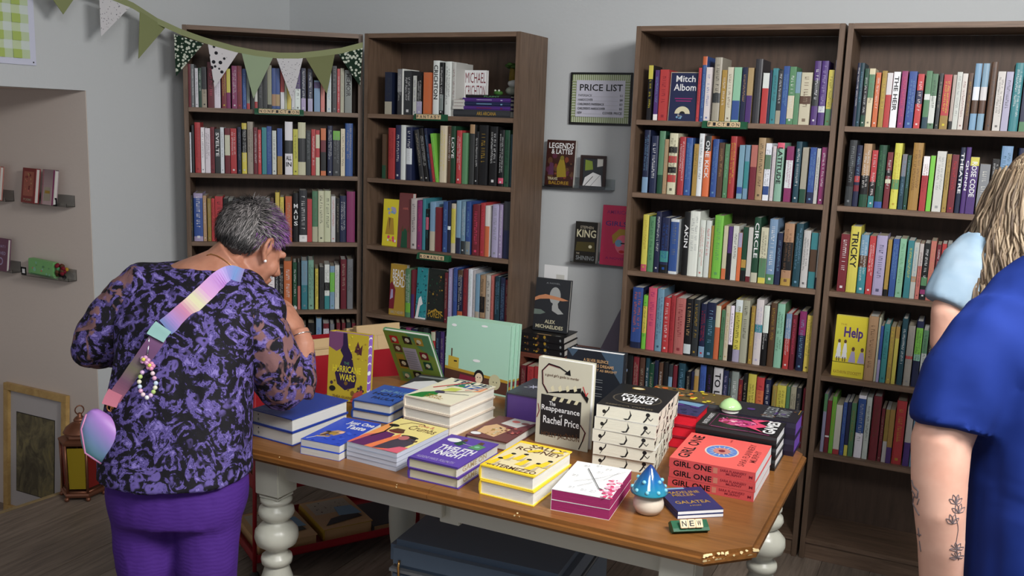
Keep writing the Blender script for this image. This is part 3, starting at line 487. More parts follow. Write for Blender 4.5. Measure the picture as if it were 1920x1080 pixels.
# ------------------------------------------------------------------ a book lying or standing: spine at x=0, cover in the xy plane, front at z=t
def tbook(M, w, h, t, cov, pages='w', hard=True, label=None, group=None, front=None, spine=None, tail=None, fore=None, back=None):
    b, ins = (.0026, .004) if hard else (.0008, .0004)
    nm = 'hardcover' if hard else 'paperback'
    mb = MB()
    sp = [(0, b*.6), (-.0028 if hard else 0, t*.3), (-.0028 if hard else 0, t*.7), (0, t-b*.6)]
    prof = [(w, 0), (0, 0)]+[(x, z) for x, z in sp]+[(0, t), (w, t), (w, t-b), (b, t-b), (b, b), (w, b)]
    mb.add([(x, 0, z) for x, z in prof]+[(x, h, z) for x, z in prof], [tuple(range(len(prof))), tuple(range(2*len(prof)-1, len(prof)-1, -1))]+[(i, len(prof)+i, len(prof)+(i+1) % len(prof), (i+1) % len(prof)) for i in range(len(prof))], cov)
    o = mb.build(nm, M_PRINT, None, label, 'book', group, mw=M, flip=True)
    MB().box(b, w-ins, ins, h-ins, b, t-b, pages).build('pages', M_PAGE, o)
    if front: p = Print(w, h, T(0, 0, t)); front(p); p.build('front_cover', o)
    if back: p = Print(w, h, T(w, 0, 0) @ R(180, 'Y')); back(p); p.build('back_cover', o)
    if spine: p = Print(h, t, T(-.0028 if hard else 0, h, 0) @ R(-90) @ R(90, 'X')); spine(p); p.build('spine_title', o)
    if tail: p = Print(w, t, T(0, ins, 0) @ R(90, 'X')); tail(p); p.build('sprayed_edge', o)
    if fore: p = Print(h, t, T(w-ins, 0, 0) @ R(90) @ R(90, 'X')); fore(p); p.build('fore_edge_print', o)
    return o
TZ = .7602
def flat(x, y, a, z=0): return T(x, y, TZ+z) @ R(a)
def stand(x, y, yaw=0, lean=0, z=0, back=False):
    return T(x, y, TZ+z) @ R(yaw) @ (R(180) if back else Matrix()) @ R(90-(-lean if back else lean), 'X')
def pile(n, x, y, a, w, h, t, cov, labels, group, jit=0, **kw):
    rr = random.Random(int(abs(x)*1000)); out = []
    top = kw.pop('front', None)
    for i in range(n):
        last = i == n-1
        dx, dy, da = (0, 0, 0) if last else (rr.uniform(-jit, jit), rr.uniform(-jit, jit), rr.uniform(-jit, jit)*300)
        out.append(tbook(flat(x+dx, y+dy, a+da, i*(t+.0006)), w, h, t, cov, label=labels[n-1-i], group=group, front=top if last else None, **kw))
    return out
BOOKBLUE = rgb(38, 62, 150)
# big blue hardcovers under the woman's elbow
pile(2, -.533, -1.678, -5, .162, .238, .0392, BOOKBLUE, ['large blue hardcover under the elbow of the woman in purple', 'large blue hardcover, lower of the two at the left table end'], 'large blue hardcovers', pages='w',
     front=lambda p: p.X('TO', .06, .86, .2, .93, 's').B(.04, .78, .42, .79, 's').B(.04, .12, .3, .13, 's').B(.04, .08, .3, .09, 's'), tail=lambda p: p.D(.16, .35, .02, .12, 'g').D(.16, .7, .012, .06, 'k'))
def a_taste(p):
    p.B(0, 0, 1, 1, rgb(40, 76, 196)).X('Just One', .3, .76, .98, .92, 'W', 0, .03).X('Taste', .42, .62, .92, .77, 'W', 0, .03)
    p.P([(.16, .16), (.45, .22), (.62, .42), (.6, .5), (.4, .5), (.2, .36)], 'a').P([(.2, .2), (.42, .26), (.5, .42), (.3, .42)], 'B').D(.42, .36, .09, .05, 'O').D(.56, .44, .06, .04, rgb(240, 190, 170)).Ln([(.08, .06), (.2, .17), (.36, .22)], .025, 'W').D(.26, .4, .06, .03, 'k').blobs(14, [rgb(30, 60, 170), rgb(60, 100, 220)], .05, .03, .95, .5, .02, .05, 2)
pile(2, -.318, -1.722, 3, .126, .218, .0205, rgb(40, 76, 196), ['blue paperback with white script title beside the large blue books', 'pale edged paperback under the blue one with white script title'], 'blue script paperbacks', .004, pages='w', hard=False, front=a_taste)
def a_crumbs(p):
    p.B(0, 0, 1, 1, rgb(238, 222, 140)).P([(0, .0), (1, .0), (.9, .18), (.3, .4), (0, .62)], rgb(226, 110, 90)).P([(0, .3), (.25, .5), (0, .85)], rgb(240, 160, 90))
    p.P([(.05, .0), (.45, .0), (.5, .25), (.42, .5), (.2, .52), (.12, .35)], rgb(96, 36, 96)).P([(.34, .0), (.46, .0), (.6, .4), (.5, .55)], rgb(240, 130, 80))
    p.P([(.5, .0), (.92, .12), (.95, .34), (.85, .5), (.62, .46), (.55, .3)], rgb(70, 62, 76)).D(.36, .58, .15, .055, rgb(110, 40, 50)).P([(.22, .58), (.5, .58), (.44, .68), (.28, .68)], 'B').D(.72, .5, .17, .04, 'k').D(.66, .44, .09, .07, rgb(190, 110, 110))
    p.Ln([(.14, .3), (.2, .5), (.14, .72)], .03, 'k').D(.14, .74, .1, .045, 'k').Ln([(.2, .8), (.3, .93), (.55, .95), (.62, .9)], .018, 'B').P([(.7, 0), (1, 0), (1, .2), (.85, .18)], rgb(220, 100, 120))
    p.X('Crumbs', .42, .72, .95, .86, 'B', 0, .0).X('Love &', .5, .87, .8, .94, 'S', 0, .0).blobs(9, ['k', 'B'], .75, .35, .95, .5, .01, .03, 3)
pile(4, -.183, -1.694, -3.5, .168, .248, .0122, rgb(170, 176, 190), ['yellow and orange paperback with two figures, topmost of its pile', 'grey edged paperback second from top under the yellow and orange cover', 'grey edged paperback third from top under the yellow and orange cover', 'lowest grey edged paperback under the yellow and orange cover'], 'yellow and orange paperbacks', .002, pages=rgb(196, 200, 212), hard=False, front=a_crumbs)
def a_twelfth(p):
    V_ = rgb(92, 66, 160)
    p.B(0, 0, 1, 1, V_).B(0, 0, 1, .02, rgb(50, 34, 110)).X('TWELFTH', .16, .44, .88, .62, 'W', 0, .03).X('KNIGHT', .2, .27, .82, .43, 'W', 0, .03).X('ALEXENE FAROL FOLLMUTH', .08, .08, .82, .15, 'l')
    p.D(.22, .82, .14, .07, 'W').P([(.3, .7), (.45, .66), (.5, .8), (.36, .84)], 'V').P([(.62, .66), (.86, .64), (.9, .8), (.7, .84)], 'G').D(.76, .74, .05, .03, 'M').Ln([(.45, .76), (.66, .74)], .01, 'W').P([(.68, .84), (.8, .83), (.78, .92), (.7, .92)], 'B').P([(.36, .84), (.46, .84), (.44, .92), (.38, .92)], 'B')
def fore_game(p): p.B(.0, .12, 1, .88, 'w').X('GAME ON', .14, .24, .72, .76, rgb(170, 150, 110), 0, .02)
pile(2, .033, -1.727, -1.6, .15, .218, .0284, rgb(86, 60, 150), ['purple hardcover with white lettering and a green figure, upper copy', 'purple hardcover lying under its copy, gold lettered page edge'], 'purple hardcovers with lettered page edges', .006, pages='C', front=a_twelfth, fore=fore_game)
def a_rooney(p):
    Y_ = rgb(240, 204, 40)
    p.B(0, 0, 1, 1, rgb(226, 212, 168)).B(0, 0, 1, .07, Y_).B(0, .93, 1, 1, Y_).B(0, 0, .04, 1, Y_)
    p.X('SALLY', .28, .83, .95, .95, 'B', 0, .02).X('ROONEY', .12, .69, .98, .81, 'B', 0, .02).X('INTERMEZZO', .08, .05, .96, .15, 'B', 0, .02)
    for x, y in ((.2, .5), (.4, .56), (.56, .42), (.78, .36), (.9, .5), (.12, .28)):
        p.P([(x-.09, y-.2), (x+.05, y-.2), (x+.05, y), (x-.03, y)], Y_).P([(x+.02, y-.22), (x+.12, y-.2), (x+.1, y-.04)], rgb(186, 172, 140)).D(x+.02, y+.03, .045, .026, 'k')
    p.P([(.4, .66), (.6, .78), (.55, .84), (.35, .7)], Y_).P([(.7, .8), (.9, .9), (.95, .84)], Y_)
pile(2, .24, -1.72, -3, .152, .218, .0375, rgb(240, 206, 60), ['yellow and cream hardcover with a game piece cover, upper copy', 'yellow hardcover lying under its copy near the table front'], 'yellow and cream hardcovers', .004, pages=rgb(222, 220, 212), front=a_rooney)
def a_scratch(p):
    p.B(0, 0, 1, 1, 'W')
    for seed, x0, y0, x1, y1 in ((1, .76, .2, 1, .62), (2, .84, .0, 1, .3)): p.blobs(26, [rgb(206, 60, 110), rgb(220, 110, 150), rgb(236, 170, 190)], x0, y0, x1, y1, .01, .05, seed)
    p.Ln([(.3, .78), (.72, .22)], .014, 'k').Ln([(.72, .22), (.78, .2)], .03, 'k').Ln([(.25, .32), (.62, .55)], .007, 'g').Ln([(.45, .4), (.95, .86)], .006, 'g').Ln([(.55, .42), (.7, .5), (.85, .8)], .006, 'g').Ln([(.36, .18), (.55, .36)], .007, 'd')
    for x, y in ((.2, .85), (.4, .9), (.14, .5), (.6, .84), (.24, .12), (.46, .1), (.62, .1), (.5, .7)): p.B(x, y, x+.05, y+.012, 'g').B(x+.07, y, x+.1, y+.012, 'g')
pile(2, .438, -1.722, 5, .146, .212, .0262, 'W', ['white paperback with scratched drawing and pink splatter, magenta page edges', 'lower paperback with magenta page edges beside the blue mushroom'], 'magenta edged paperbacks', .001, pages=rgb(150, 46, 96), hard=False, front=a_scratch)
CORAL = rgb(232, 98, 92)
def a_girl(p):
    p.B(0, 0, 1, 1, CORAL).X('GIRL ONE', .08, .8, .92, .94, 'X', 0, .02).X('SARA FLANNERY', .12, .16, .92, .24, rgb(120, 40, 40)).X('MURPHY', .3, .06, .72, .14, rgb(120, 40, 40))
    p.D(.5, .5, .22, .2, rgb(214, 200, 190), 28).D(.5, .5, .2, .18, rgb(92, 130, 200), 28)
    for k_ in range(14): a_ = k_*2*pi/14; p.P([(.5+.1*cos(a_-.12), .5+.09*sin(a_-.12)), (.5+.19*cos(a_), .5+.17*sin(a_)), (.5+.1*cos(a_+.12), .5+.09*sin(a_+.12))], 'w')
    p.D(.5, .5, .11, .1, rgb(200, 130, 120), 24).D(.5, .5, .045, .04, 'R', 16).X('A NOVEL', .86, .46, .95, .48, 'R')
def s_girl(p): p.X('GIRL ONE', .05, .22, .5, .82, 'X', 0, .02).B(.52, .2, .57, .8, rgb(190, 120, 100)).X('SARA FLANNERY', .6, .52, .9, .78, 'R').X('MURPHY', .67, .22, .85, .46, 'R').X('M', .93, .3, .97, .6, 'R')
pile(3, .862, -1.415, 91, .232, .222, .0252, rgb(196, 76, 76), ['coral book with a blue eye disc cover, topmost of its pile', 'middle coral book of the pile at the right table corner', 'bottom coral book of the pile at the right table corner'], 'coral books', .003, pages='W', hard=False, front=a_girl, spine=s_girl)
def a_flame(p):
    p.B(0, 0, 1, 1, 'k').B(.1, .88, .9, .95, rgb(60, 58, 60)).X('K A T E E   R O B E R T', .14, .885, .86, .945, 'W').B(.05, .84, .95, .845, 'm')
    for x in (.04, .9): p.Ln([(x, .1), (x+.03, .35), (x-.01, .6), (x+.02, .82)], .03, rgb(150, 50, 110))
    p.P([(.3, .35), (.5, .2), (.72, .35), (.74, .6), (.6, .78), (.4, .78), (.28, .6)], rgb(190, 60, 120)).blobs(34, [rgb(232, 130, 170), 'm', rgb(240, 190, 200), 'R', 'k'], .3, .3, .7, .78, .02, .06, 6)
    p.P([(.1, .18), (.3, .3), (.5, .16), (.68, .32), (.92, .2), (.8, .42), (.55, .3), (.3, .42)], 'p').X('GAMES', .08, .05, .92, .2, 'W', 0, .03)
pile(3, .867, -1.165, 90, .145, .226, .032, 'k', ['black hardcover with pink flame artwork behind the coral books', 'middle black hardcover in the pile behind the coral books', 'bottom black hardcover in the pile behind the coral books'], 'black hardcovers with white page edges', .001, pages='W', front=a_flame)
def a_silver(p): p.B(0, 0, 1, 1, rgb(26, 24, 34)).blobs(14, ['P', 'd', 'B'], .05, .05, .95, .95, .03, .08, 4).X('RUTHLESS', .1, .3, .9, .45, 'g', 0, .02).X('VOWS', .25, .12, .8, .28, 'g', 0, .02).blobs(12, ['g', 'd'], .1, .2, .9, .45, .01, .03, 8).Ln([(.95, .03), (.6, .03)], .012, 'O')
pile(2, .893, -1.014, 90, .14, .226, .0495, rgb(30, 24, 44), ['dark hardcover with silver lettering and purple page edges', 'lower purple edged hardcover at the back right table corner'], 'purple edged dark hardcovers', .001, pages=rgb(116, 78, 176), front=a_silver)
def ink_edge(n):
    def f(p):
        for k_ in range(n):
            x = (k_+.5)/n
            if k_ % 3 == 0: p.D(x-.04, .5, .03, .16, 'k', 9).Ln([(x-.02, .4), (x+.03, .7), (x+.04, .9)], .018, 'k').Ln([(x-.02, .35), (x-.05, .12)], .01, 'k')
            if k_ % 3 == 1: p.P([(x-.06, .16), (x+.02, .2), (x+.05, .55), (x+.04, .92), (x+.075, .5), (x+.04, .14), (x-.02, .06)], 'k')
            if k_ % 3 == 2: p.D(x, .72, .035, .16, 'k', 9).Ln([(x, .6), (x-.03, .3), (x-.06, .12)], .022, 'k').Ln([(x, .5), (x+.05, .3), (x+.08, .5)], .01, 'k')
    return f
def a_wing(p):
    p.B(0, 0, 1, 1, rgb(22, 21, 22)).D(.5, .42, .4, .24, rgb(84, 76, 62), 30).D(.5, .42, .375, .22, rgb(34, 32, 30), 30).X('FOURTH', .22, .44, .8, .58, 'W', 0, .03).X('WING', .26, .27, .78, .42, 'W', 0, .04)
    p.D(.36, .86, .11, .05, 'O').D(.36, .86, .09, .038, 'C').X('REBECCA YARROS', .12, .05, .88, .1, rgb(110, 100, 80))
for i in range(5):
    a_ = (7, 5, 3, 2, 3)[i]; dx = (-.006, -.004, -.008, -.004, 0)[i]
    tbook(flat(.421+dx, -1.39+(.004 if i == 0 else 0), a_, i*.0357), .172, .236, .035, 'w', pages=rgb(222, 218, 200), hard=False, label='white page edged thick book with ink drawings, %s in its stack of five' % ('lowest', 'fourth from top', 'middle', 'second from top', 'topmost, black cover')[i],
          group='thick books with inked page edges', front=a_wing if i == 4 else None, tail=ink_edge(3), fore=ink_edge(5))
def a_brown(p): p.B(0, 0, 1, 1, rgb(112, 62, 60)).P([(.3, .68), (.75, .62), (.98, .98), (.4, 1)], 'w').D(.55, .86, .1, .05, 'S').D(.8, .84, .1, .05, rgb(150, 100, 90)).P([(.1, .2), (.6, .1), (.7, .5), (.25, .62), (.08, .45)], rgb(216, 176, 130)).blobs(26, ['B', 'C', 'O'], .3, .15, .65, .5, .01, .03, 6).D(.16, .1, .12, .06, 'W').blobs(18, ['S', 'R'], .6, .3, .98, .6, .01, .04, 3)
tbook(flat(.03, -1.408, -1), .134, .21, .0265, rgb(96, 52, 52), pages='w', label='maroon book with photo cover beneath the purple edged box books', group=None, front=a_brown)
def a_biz(p):
    p.B(0, 0, 1, 1, rgb(240, 234, 206)).P([(.03, .02), (.32, .06), (.44, .26), (.36, .42), (.12, .24)], rgb(36, 128, 52)).D(.38, .38, .1, .06, rgb(70, 60, 90))
    p.X('TRUE', .1, .86, .95, .98, 'n', 0, .03).X('BIZ', .34, .7, .9, .84, 'b', 0, .03).Ln([(.12, .5), (.5, .96)], .05, 'r').Ln([(.3, .62), (.56, .96)], .04, rgb(50, 130, 60)).P([(.34, .42), (.6, .5), (.62, .64), (.4, .62)], rgb(206, 214, 90)).D(.5, .74, .07, .04, rgb(40, 140, 60)).Ln([(.45, .4), (.9, .64)], .03, 'B').Ln([(.44, .34), (.92, .46)], .02, 'n').Ln([(.7, .62), (.95, .84)], .035, 'S').P([(.84, .6), (.98, .66), (.98, .86)], rgb(236, 150, 100))
    p.X('SARA', .3, .18, .6, .24, 'O').X('NOVIC', .32, .1, .68, .16, 'O')
pile(3, -.197, -1.385, -5, .17, .25, .0335, rgb(228, 214, 196), ['cream hardcover with bright brush stroke title, topmost of three', 'cream hardcover in the middle of the brush stroke title pile', 'cream hardcover at the bottom of the brush stroke title pile'], 'cream hardcovers with bright titles', .001, pages=rgb(226, 222, 210), front=a_biz)
def a_bl(p): p.B(0, 0, 1, 1, rgb(52, 92, 176)).blobs(10, ['P', 's'], .1, .5, .9, .95, .02, .06, 4).X('THE BLUE', .2, .62, .9, .74, 's', 0, .02).X('HOUR', .15, .42, .95, .56, 'n', 0, .02).X('PAULA', .3, .2, .9, .32, 'n', 0, .02)
pile(2, -.382, -1.388, 3, .134, .19, .0292, rgb(40, 72, 150), ['blue hardcover with dark lettering left of the brush stroke pile', 'blue hardcover beneath its copy behind the script title book'], 'small blue hardcovers', .003, pages='w', front=a_bl)
def a_pic(p): p.B(0, 0, 1, 1, 'd').P([(0, .1), (.5, .05), (.8, .4), (.4, .7), (.1, .5)], 'W').P([(.5, .1), (.9, .1), (.95, .4), (.7, .45)], BOOKBLUE).P([(.6, .45), (.9, .5), (.86, .7), (.64, .66)], 'S').Ln([(0, .06), (.5, .02)], .04, 'r').B(.05, .8, .6, .9, 'g')
tbook(flat(-.36, -1.17, 8, 0), .19, .19, .046, 'd', pages='w', label='glossy picture book lying flat in front of the tilted green cover', front=a_pic)
# upright books
def a_hurr(p):
    p.B(0, 0, 1, 1, rgb(190, 168, 48)).P([(0, 1), (.42, 1), (.4, .8), (.2, .72), (0, .78)], rgb(120, 70, 110)).P([(.36, 1), (.46, 1), (.5, .8), (.6, .7), (.66, .5), (.74, .36), (.7, .22), (.45, .16), (.25, .24), (.18, .4), (.3, .52), (.38, .66), (.3, .74), (.36, .82)], rgb(44, 26, 66))
    p.X('HURRICANE', .12, .42, .84, .52, 'y', 0, .02).X('WARS', .3, .3, .7, .4, 'y', 0, .02).X('THE', .4, .54, .54, .58, 'G').P([(.66, .74), (.84, .7), (.86, .86), (.8, .8), (.74, .9)], rgb(80, 36, 50)).blobs(12, [rgb(120, 90, 40), rgb(60, 40, 60)], .05, .1, .95, .3, .02, .05, 3).P([(.6, 0), (.95, 0), (.9, .2), (.7, .14)], rgb(180, 80, 70)).blobs(16, ['O', 'B', 'y'], .5, .6, .98, .98, .01, .03, 8).D(.14, .17, .08, .04, 'k').X('THEA GUANZON', .15, .04, .8, .08, 'B')
def moons(p):
    p.B(0, .1, 1, .9, rgb(142, 96, 190))
    for k_ in range(8):
        x = .07+k_*.124; p.D(x, .5, .032, .3, 'W', 14)
        if k_ != 3: p.D(x+(.018 if k_ < 3 else -.018), .5, .03, .28, rgb(142, 96, 190), 14)
tbook(stand(-.572, -1.235, 4, 4), .148, .226, .036, rgb(190, 168, 48), pages=rgb(150, 104, 196), label='upright yellow and purple book with moon phases on its page edge', front=a_hurr, fore=moons)
def a_com(p):
    p.B(0, 0, 1, 1, rgb(128, 150, 60)).P([(.5, 1), (1, 1), (1, .6), (.7, .75)], 'G').B(.32, .3, .62, .72, rgb(176, 168, 180)).B(.7, 0, 1, .2, 's').B(.1, .3, .28, .58, 'O')
    for x, y, c in ((.1, .78, 'r'), (.4, .8, 'k'), (.66, .8, 'O'), (.12, .62, 'B'), (.68, .54, 'R'), (.14, .34, 'k'), (.7, .36, 'V'), (.38, .14, 'k'), (.6, .12, 'O'), (.12, .1, 'G')):
        p.B(x, y, x+.18, y+.14, c).D(x+.09, y+.07, .05, .04, 'C').D(x+.05, y+.03, .03, .02, 'B')
    for k_ in range(8): p.B(.35, .34+k_*.045, .59, .35+k_*.045, 'g')
tbook(stand(-.49, -.925, 0, -30), .18, .248, .016, 'G', label='green comic style book leaning back with a grid of small pictures', front=a_com, hard=True)
MINT = rgb(166, 206, 184)
def a_mint(p):
    p.B(0, 0, 1, 1, MINT).P([(0, .06), (1, .02), (1, .22), (0, .3)], rgb(80, 50, 40)).P([(0, .27), (1, .19), (1, .23), (0, .31)], 'O').P([(.05, .3), (.22, .28), (.22, .44), (.05, .46)], rgb(190, 160, 60)).Ln([(.1, .46), (.1, .56)], .02, 'B').B(.14, .38, .19, .4, 'k').D(.55, .22, .08, .1, 'k', 16).D(.55, .2, .06, .075, rgb(222, 200, 170), 16).D(.53, .21, .008, .008, 'k').D(.57, .21, .008, .008, 'k').D(.8, .18, .09, .11, rgb(190, 186, 150), 16).D(.78, .18, .008, .008, 'k').D(.83, .18, .008, .008, 'k').P([(.2, .0), (.5, .0), (.5, .2), (.25, .22)], rgb(130, 40, 60)).D(.5, .44, .06, .02, 'W').D(.6, .94, .05, .015, 'W').D(.12, .9, .04, .02, 'W')
for i in range(3):
    tbook(stand(-.072+.007*i, -.93+.017*i, -1, 3, back=True), .25, .248, .0155, MINT, pages='a', label=('square mint green book standing in front of its two copies', 'square mint green book between its two copies', 'rearmost of the three square mint green books')[i], group='square mint green books',
          back=a_mint if i == 0 else None, spine=lambda p: p.B(0, 0, 1, 1, MINT).B(.78, 0, 1, 1, 'R').B(.76, 0, .79, 1, 'O').B(.86, 0, .9, 1, 'O'))
def a_rach(p):
    p.B(0, 0, 1, 1, rgb(196, 192, 172)).P([(.08, .1), (.84, .14), (.84, .56), (.08, .56)], rgb(34, 32, 33)).P([(.22, .6), (.82, .66), (.82, .72), (.18, .6)], 'X').P([(.2, .52), (.8, .52), (.82, .56), (.2, .58)], 'X')
    p.P([(.08, .24), (.84, .2), (.84, .56), (.08, .58)], rgb(34, 32, 33))
    for k_ in range(4): x = .28+.14*k_; p.P([(x, .52), (x+.06, .52), (x+.1, .57), (x+.04, .57)], 'C').P([(x, .62+k_*.014), (x+.05, .64+k_*.014), (x+.02, .7+k_*.014), (x-.03, .67+k_*.014)], 'C')
    p.X('The', .24, .46, .36, .51, 'W').X('Reappearance', .1, .38, .82, .46, 'W').X('of', .44, .345, .5, .375, 'W').X('Rachel Price', .14, .25, .82, .335, 'W')
    p.X('HOLLY JACKSON', .12, .08, .84, .15, 'B').X("a good girl's guide to murder", .14, .79, .78, .83, 'B')
    p.Ln([(.2, .6), (.1, .7), (.08, .85), (.2, .94), (.4, .92), (.56, .87)], .022, 'X').Ln([(.21, .61), (.11, .7), (.09, .85), (.2, .93), (.4, .91)], .008, 'R').P([(.5, .85), (.62, .84), (.6, .91)], 'X').Ln([(.84, .3), (.94, .22), (.9, .12), (.84, .02)], .02, 'X').Ln([(.85, .3), (.95, .22), (.91, .12)], .008, 'R').P([(.84, .7), (.97, .62), (.95, .56), (.82, .66)], 'X').Ln([(.86, .74), (.92, .64), (.95, .68)], .015, 'r').Ln([(.02, .3), (.06, .38), (.03, .46)], .015, 'R').blobs(6, ['B'], .55, .15, .8, .18, .008, .018, 2)
tbook(stand(.2, -1.262, -2, 1), .168, .256, .03, rgb(196, 192, 172), pages='W', label='upright grey hardcover with a black clapperboard on the cover', front=a_rach, hard=True)
def a_dark(p):
    p.B(0, 0, 1, 1, rgb(26, 30, 38)).P([(.6, 1), (1, 1), (1, .6), (.85, .75)], rgb(60, 78, 96)).P([(0, 1), (.2, 1), (.1, .9)], rgb(60, 78, 96)).X('A SILVER SILENCE', .3, .86, .74, .9, 'a').X('AS CRUEL AS DREAMS', .2, .8, .84, .84, 'a').X('AND JUST AS BRIGHT', .3, .74, .9, .78, 'a')
    for k_ in range(9): p.B(.3, .4+k_*.03, .3+(.36 if k_ % 3 else .22), .406+k_*.03, 'g')
tbook(stand(.386, -1.085, 2, 2, back=True), .182, .243, .042, rgb(26, 30, 38), pages='W', label='upright near-black book showing its back cover behind the clapperboard book', back=a_dark, spine=lambda p: p.blobs(14, [rgb(120, 140, 170), 'd', 's'], .02, .2, .98, .8, .01, .04, 5))
def a_star(p): p.B(0, 0, 1, 1, rgb(62, 64, 74)).blobs(12, ['d', 'g'], .05, .05, .95, .95, .03, .07, 2)
def a_star2(p):
    a_star(p)
    for x, y in ((.35, .5), (.6, .55), (.75, .4)):
        for k_ in range(6): a_ = k_*pi/3; p.P([(x, y), (x+.06*cos(a_-.3), y+.05*sin(a_-.3)), (x+.15*cos(a_), y+.12*sin(a_)), (x+.06*cos(a_+.3), y+.05*sin(a_+.3))], rgb(206, 208, 230))
tbook(flat(.03, -1.148, -1, 0), .132, .2, .088, rgb(62, 64, 74), pages=rgb(96, 68, 146), label='thick grey flower covered book with purple page edges, behind the maroon book', front=a_star2, tail=lambda p: p.B(.03, .03, 1, .97, rgb(96, 68, 146)))
def a_red(p): p.B(0, 0, 1, 1, rgb(50, 46, 92)).blobs(20, ['b', 'P', 'n', 's'], .03, .1, .97, .95, .03, .08, 4).B(.05, .1, .2, .2, 'W').P([(.5, .8), (.9, .7), (.95, .95), (.6, .98)], 's')
pile(3, .428, -1.122, 0, .205, .132, .0345, rgb(150, 26, 46), ['dark blue patterned book with red page edges, topmost', 'red edged book in the middle, behind the inked edge stack', 'bottom red edged book behind the inked edge stack'], 'red edged books', .001, pages=rgb(214, 34, 50), front=a_red, hard=True)
def a_gold(p): p.B(0, 0, 1, 1, rgb(96, 78, 40)).blobs(46, ['O', 'y', 'B', 'o', 'd', 'a'], .03, .03, .97, .97, .03, .08, 7)
pile(3, .672, -.984, 90, .118, .24, .0355, 'd', ['gold and brown flowery book at the back of the table', 'grey purple edged book under the gold flowery cover', 'lowest grey purple edged book at the back of the table'], 'gold flowery books', .001, pages=rgb(104, 92, 120), front=a_gold, hard=True)
def a_gal(p): p.B(0, 0, 1, 1, rgb(38, 48, 100)).X('MADELINE', .12, .74, .86, .84, 'O').X('MILLER', .2, .62, .7, .71, 'O').X('GALATEA', .12, .3, .88, .42, 'O').X('A STORY', .36, .18, .62, .23, 'O').B(0, .93, .6, 1, 's')
pile(2, .723, -1.616, 38, .118, .142, .009, rgb(34, 44, 94), ['slim dark blue book with gold lettering, upper copy', 'slim dark blue book under its copy by the small green sign'], 'slim dark blue books', .003, hard=False, pages='W', front=a_gal)
rack(T(.764, -1.668, TZ+.012) @ R(36) @ T(0, 0, 0) @ R(-38, 'X'), 'NEW', .088, 'small green tile rack spelling new on the table corner')
# blue mushroom
GLAZE = mat('blue_green_glaze', rgb(30, 110, 150), .12, coat=.6)
c_ = ramp(GLAZE, N(GLAZE, 'ShaderNodeSeparateXYZ').outputs[2], [(.0, rgb(40, 140, 160)), (.5, rgb(28, 100, 160)), (1, rgb(20, 40, 110))])
sx_ = [n for n in GLAZE.node_tree.nodes if n.type == 'SEPXYZ'][0]; L(GLAZE, coords(GLAZE, (1, 1, 1), 'Generated'), sx_.inputs[0]); L(GLAZE, c_, bs(GLAZE))
STEM = mat('unglazed_ceramic', rgb(214, 200, 182), .5)
ms = empty('mushroom_figurine', (.648, -1.612, TZ), 'ceramic mushroom figurine with a blue glazed cap on the table front', 'figurine')
MB().lathe([(.018, 0), (.03, .003), (.037, .016), (.0375, .026), (.034, .038), (.026, .05), (.021, .058), (.02, .07)], n=28).build('stem', STEM, ms)
cap_ = MB().lathe([(.012, .058), (.036, .052), (.045, .052), (.0455, .056), (.038, .068), (.030, .082), (.020, .098), (.010, .112), (.004, .119), (.001, .121)], n=28)
cap_.build('cap', GLAZE, ms)
dots = MB()
for k_ in range(9):
    for z, r in ((.063, .0405), (.084, .029)):
        a_ = k_*2*pi/9+(z > .07)*.35
        if z > .07 and k_ % 2: continue
        dots.ell((r*cos(a_), r*sin(a_), z), (.0052, .0052, .0052), rgb(120, 190, 210), n=8, m=6)
dots.build('raised_dots', vcol('pale_glaze', .1, .6), ms)
gm = empty('mushroom_figurine', (.735, -1.09, TZ+.0985), 'small pale green mushroom on the black hardcover', 'figurine')
gm.location = (.70, -1.0, TZ+.0985)
MB().lathe([(.024, 0), (.026, .004), (.02, .012), (.012, .016)], n=24).build('stem', mat('white_glass', rgb(240, 240, 232), .15), gm)
MB().lathe([(.010, .014), (.033, .013), (.034, .016), (.028, .026), (.018, .036), (.006, .042), (.001, .043)], n=24).build('cap', mat('pale_green_glaze', rgb(176, 214, 150), .12, coat=.5), gm)
gm['label'] = 'small pale green mushroom standing on the silver lettered dark book'

# ------------------------------------------------------------------ small cabinet between the bookcases with a stack on it
cb = empty('low_cabinet', (-.475, .02, 0), 'low reddish brown cabinet between the bookcases behind the table', 'cabinet')
for x0, x1, z0, z1, nm in ((0, .02, 0, .65, 'side_panel'), (.44, .46, 0, .65, 'side_panel'), (0, .46, .65, .67, 'top'), (.02, .44, .3, .32, 'shelf'), (.02, .44, .04, .06, 'shelf')):
    MB().box(x0, x1, 0, .28, z0, z1).build(nm, M_CAB, cb, bevel=.001)
MB().box(.02, .44, .27, .28, .06, .65).build('back_panel', M_CAB, cb)
for i, (x, w_, h_, c) in enumerate(((.03, .028, .22, 'R'), (.062, .03, .21, 'r'), (.096, .03, .215, 'r'), (.13, .026, .2, 'm'), (.16, .03, .22, 'k'), (.194, .026, .2, 'R'))):
    b_ = MB().box(0, w_-.001, 0, .14, 0, h_, c).build('hardcover', M_PRINT, None, '%s spined book inside the low cabinet, number %s from its left' % (CN[c], ('one', 'two', 'three', 'four', 'five', 'six')[i]), 'book', 'books inside the low cabinet', mw=T(-.475+x, .03, .3205))
    MB().box(.002, w_-.003, -.0006, 0, h_*.1, h_*.24, 'W').build('spine_print', M_PRINT, b_)
def s_dark(p): p.B(0, 0, 1, 1, 'k').blobs(10, ['O', 'd', 'B'], .1, .25, .7, .75, .01, .03, 4).D(.93, .5, .02, .2, 'g')
def lowp(x, y, a, z): return T(x, y, .6705+z) @ R(a)
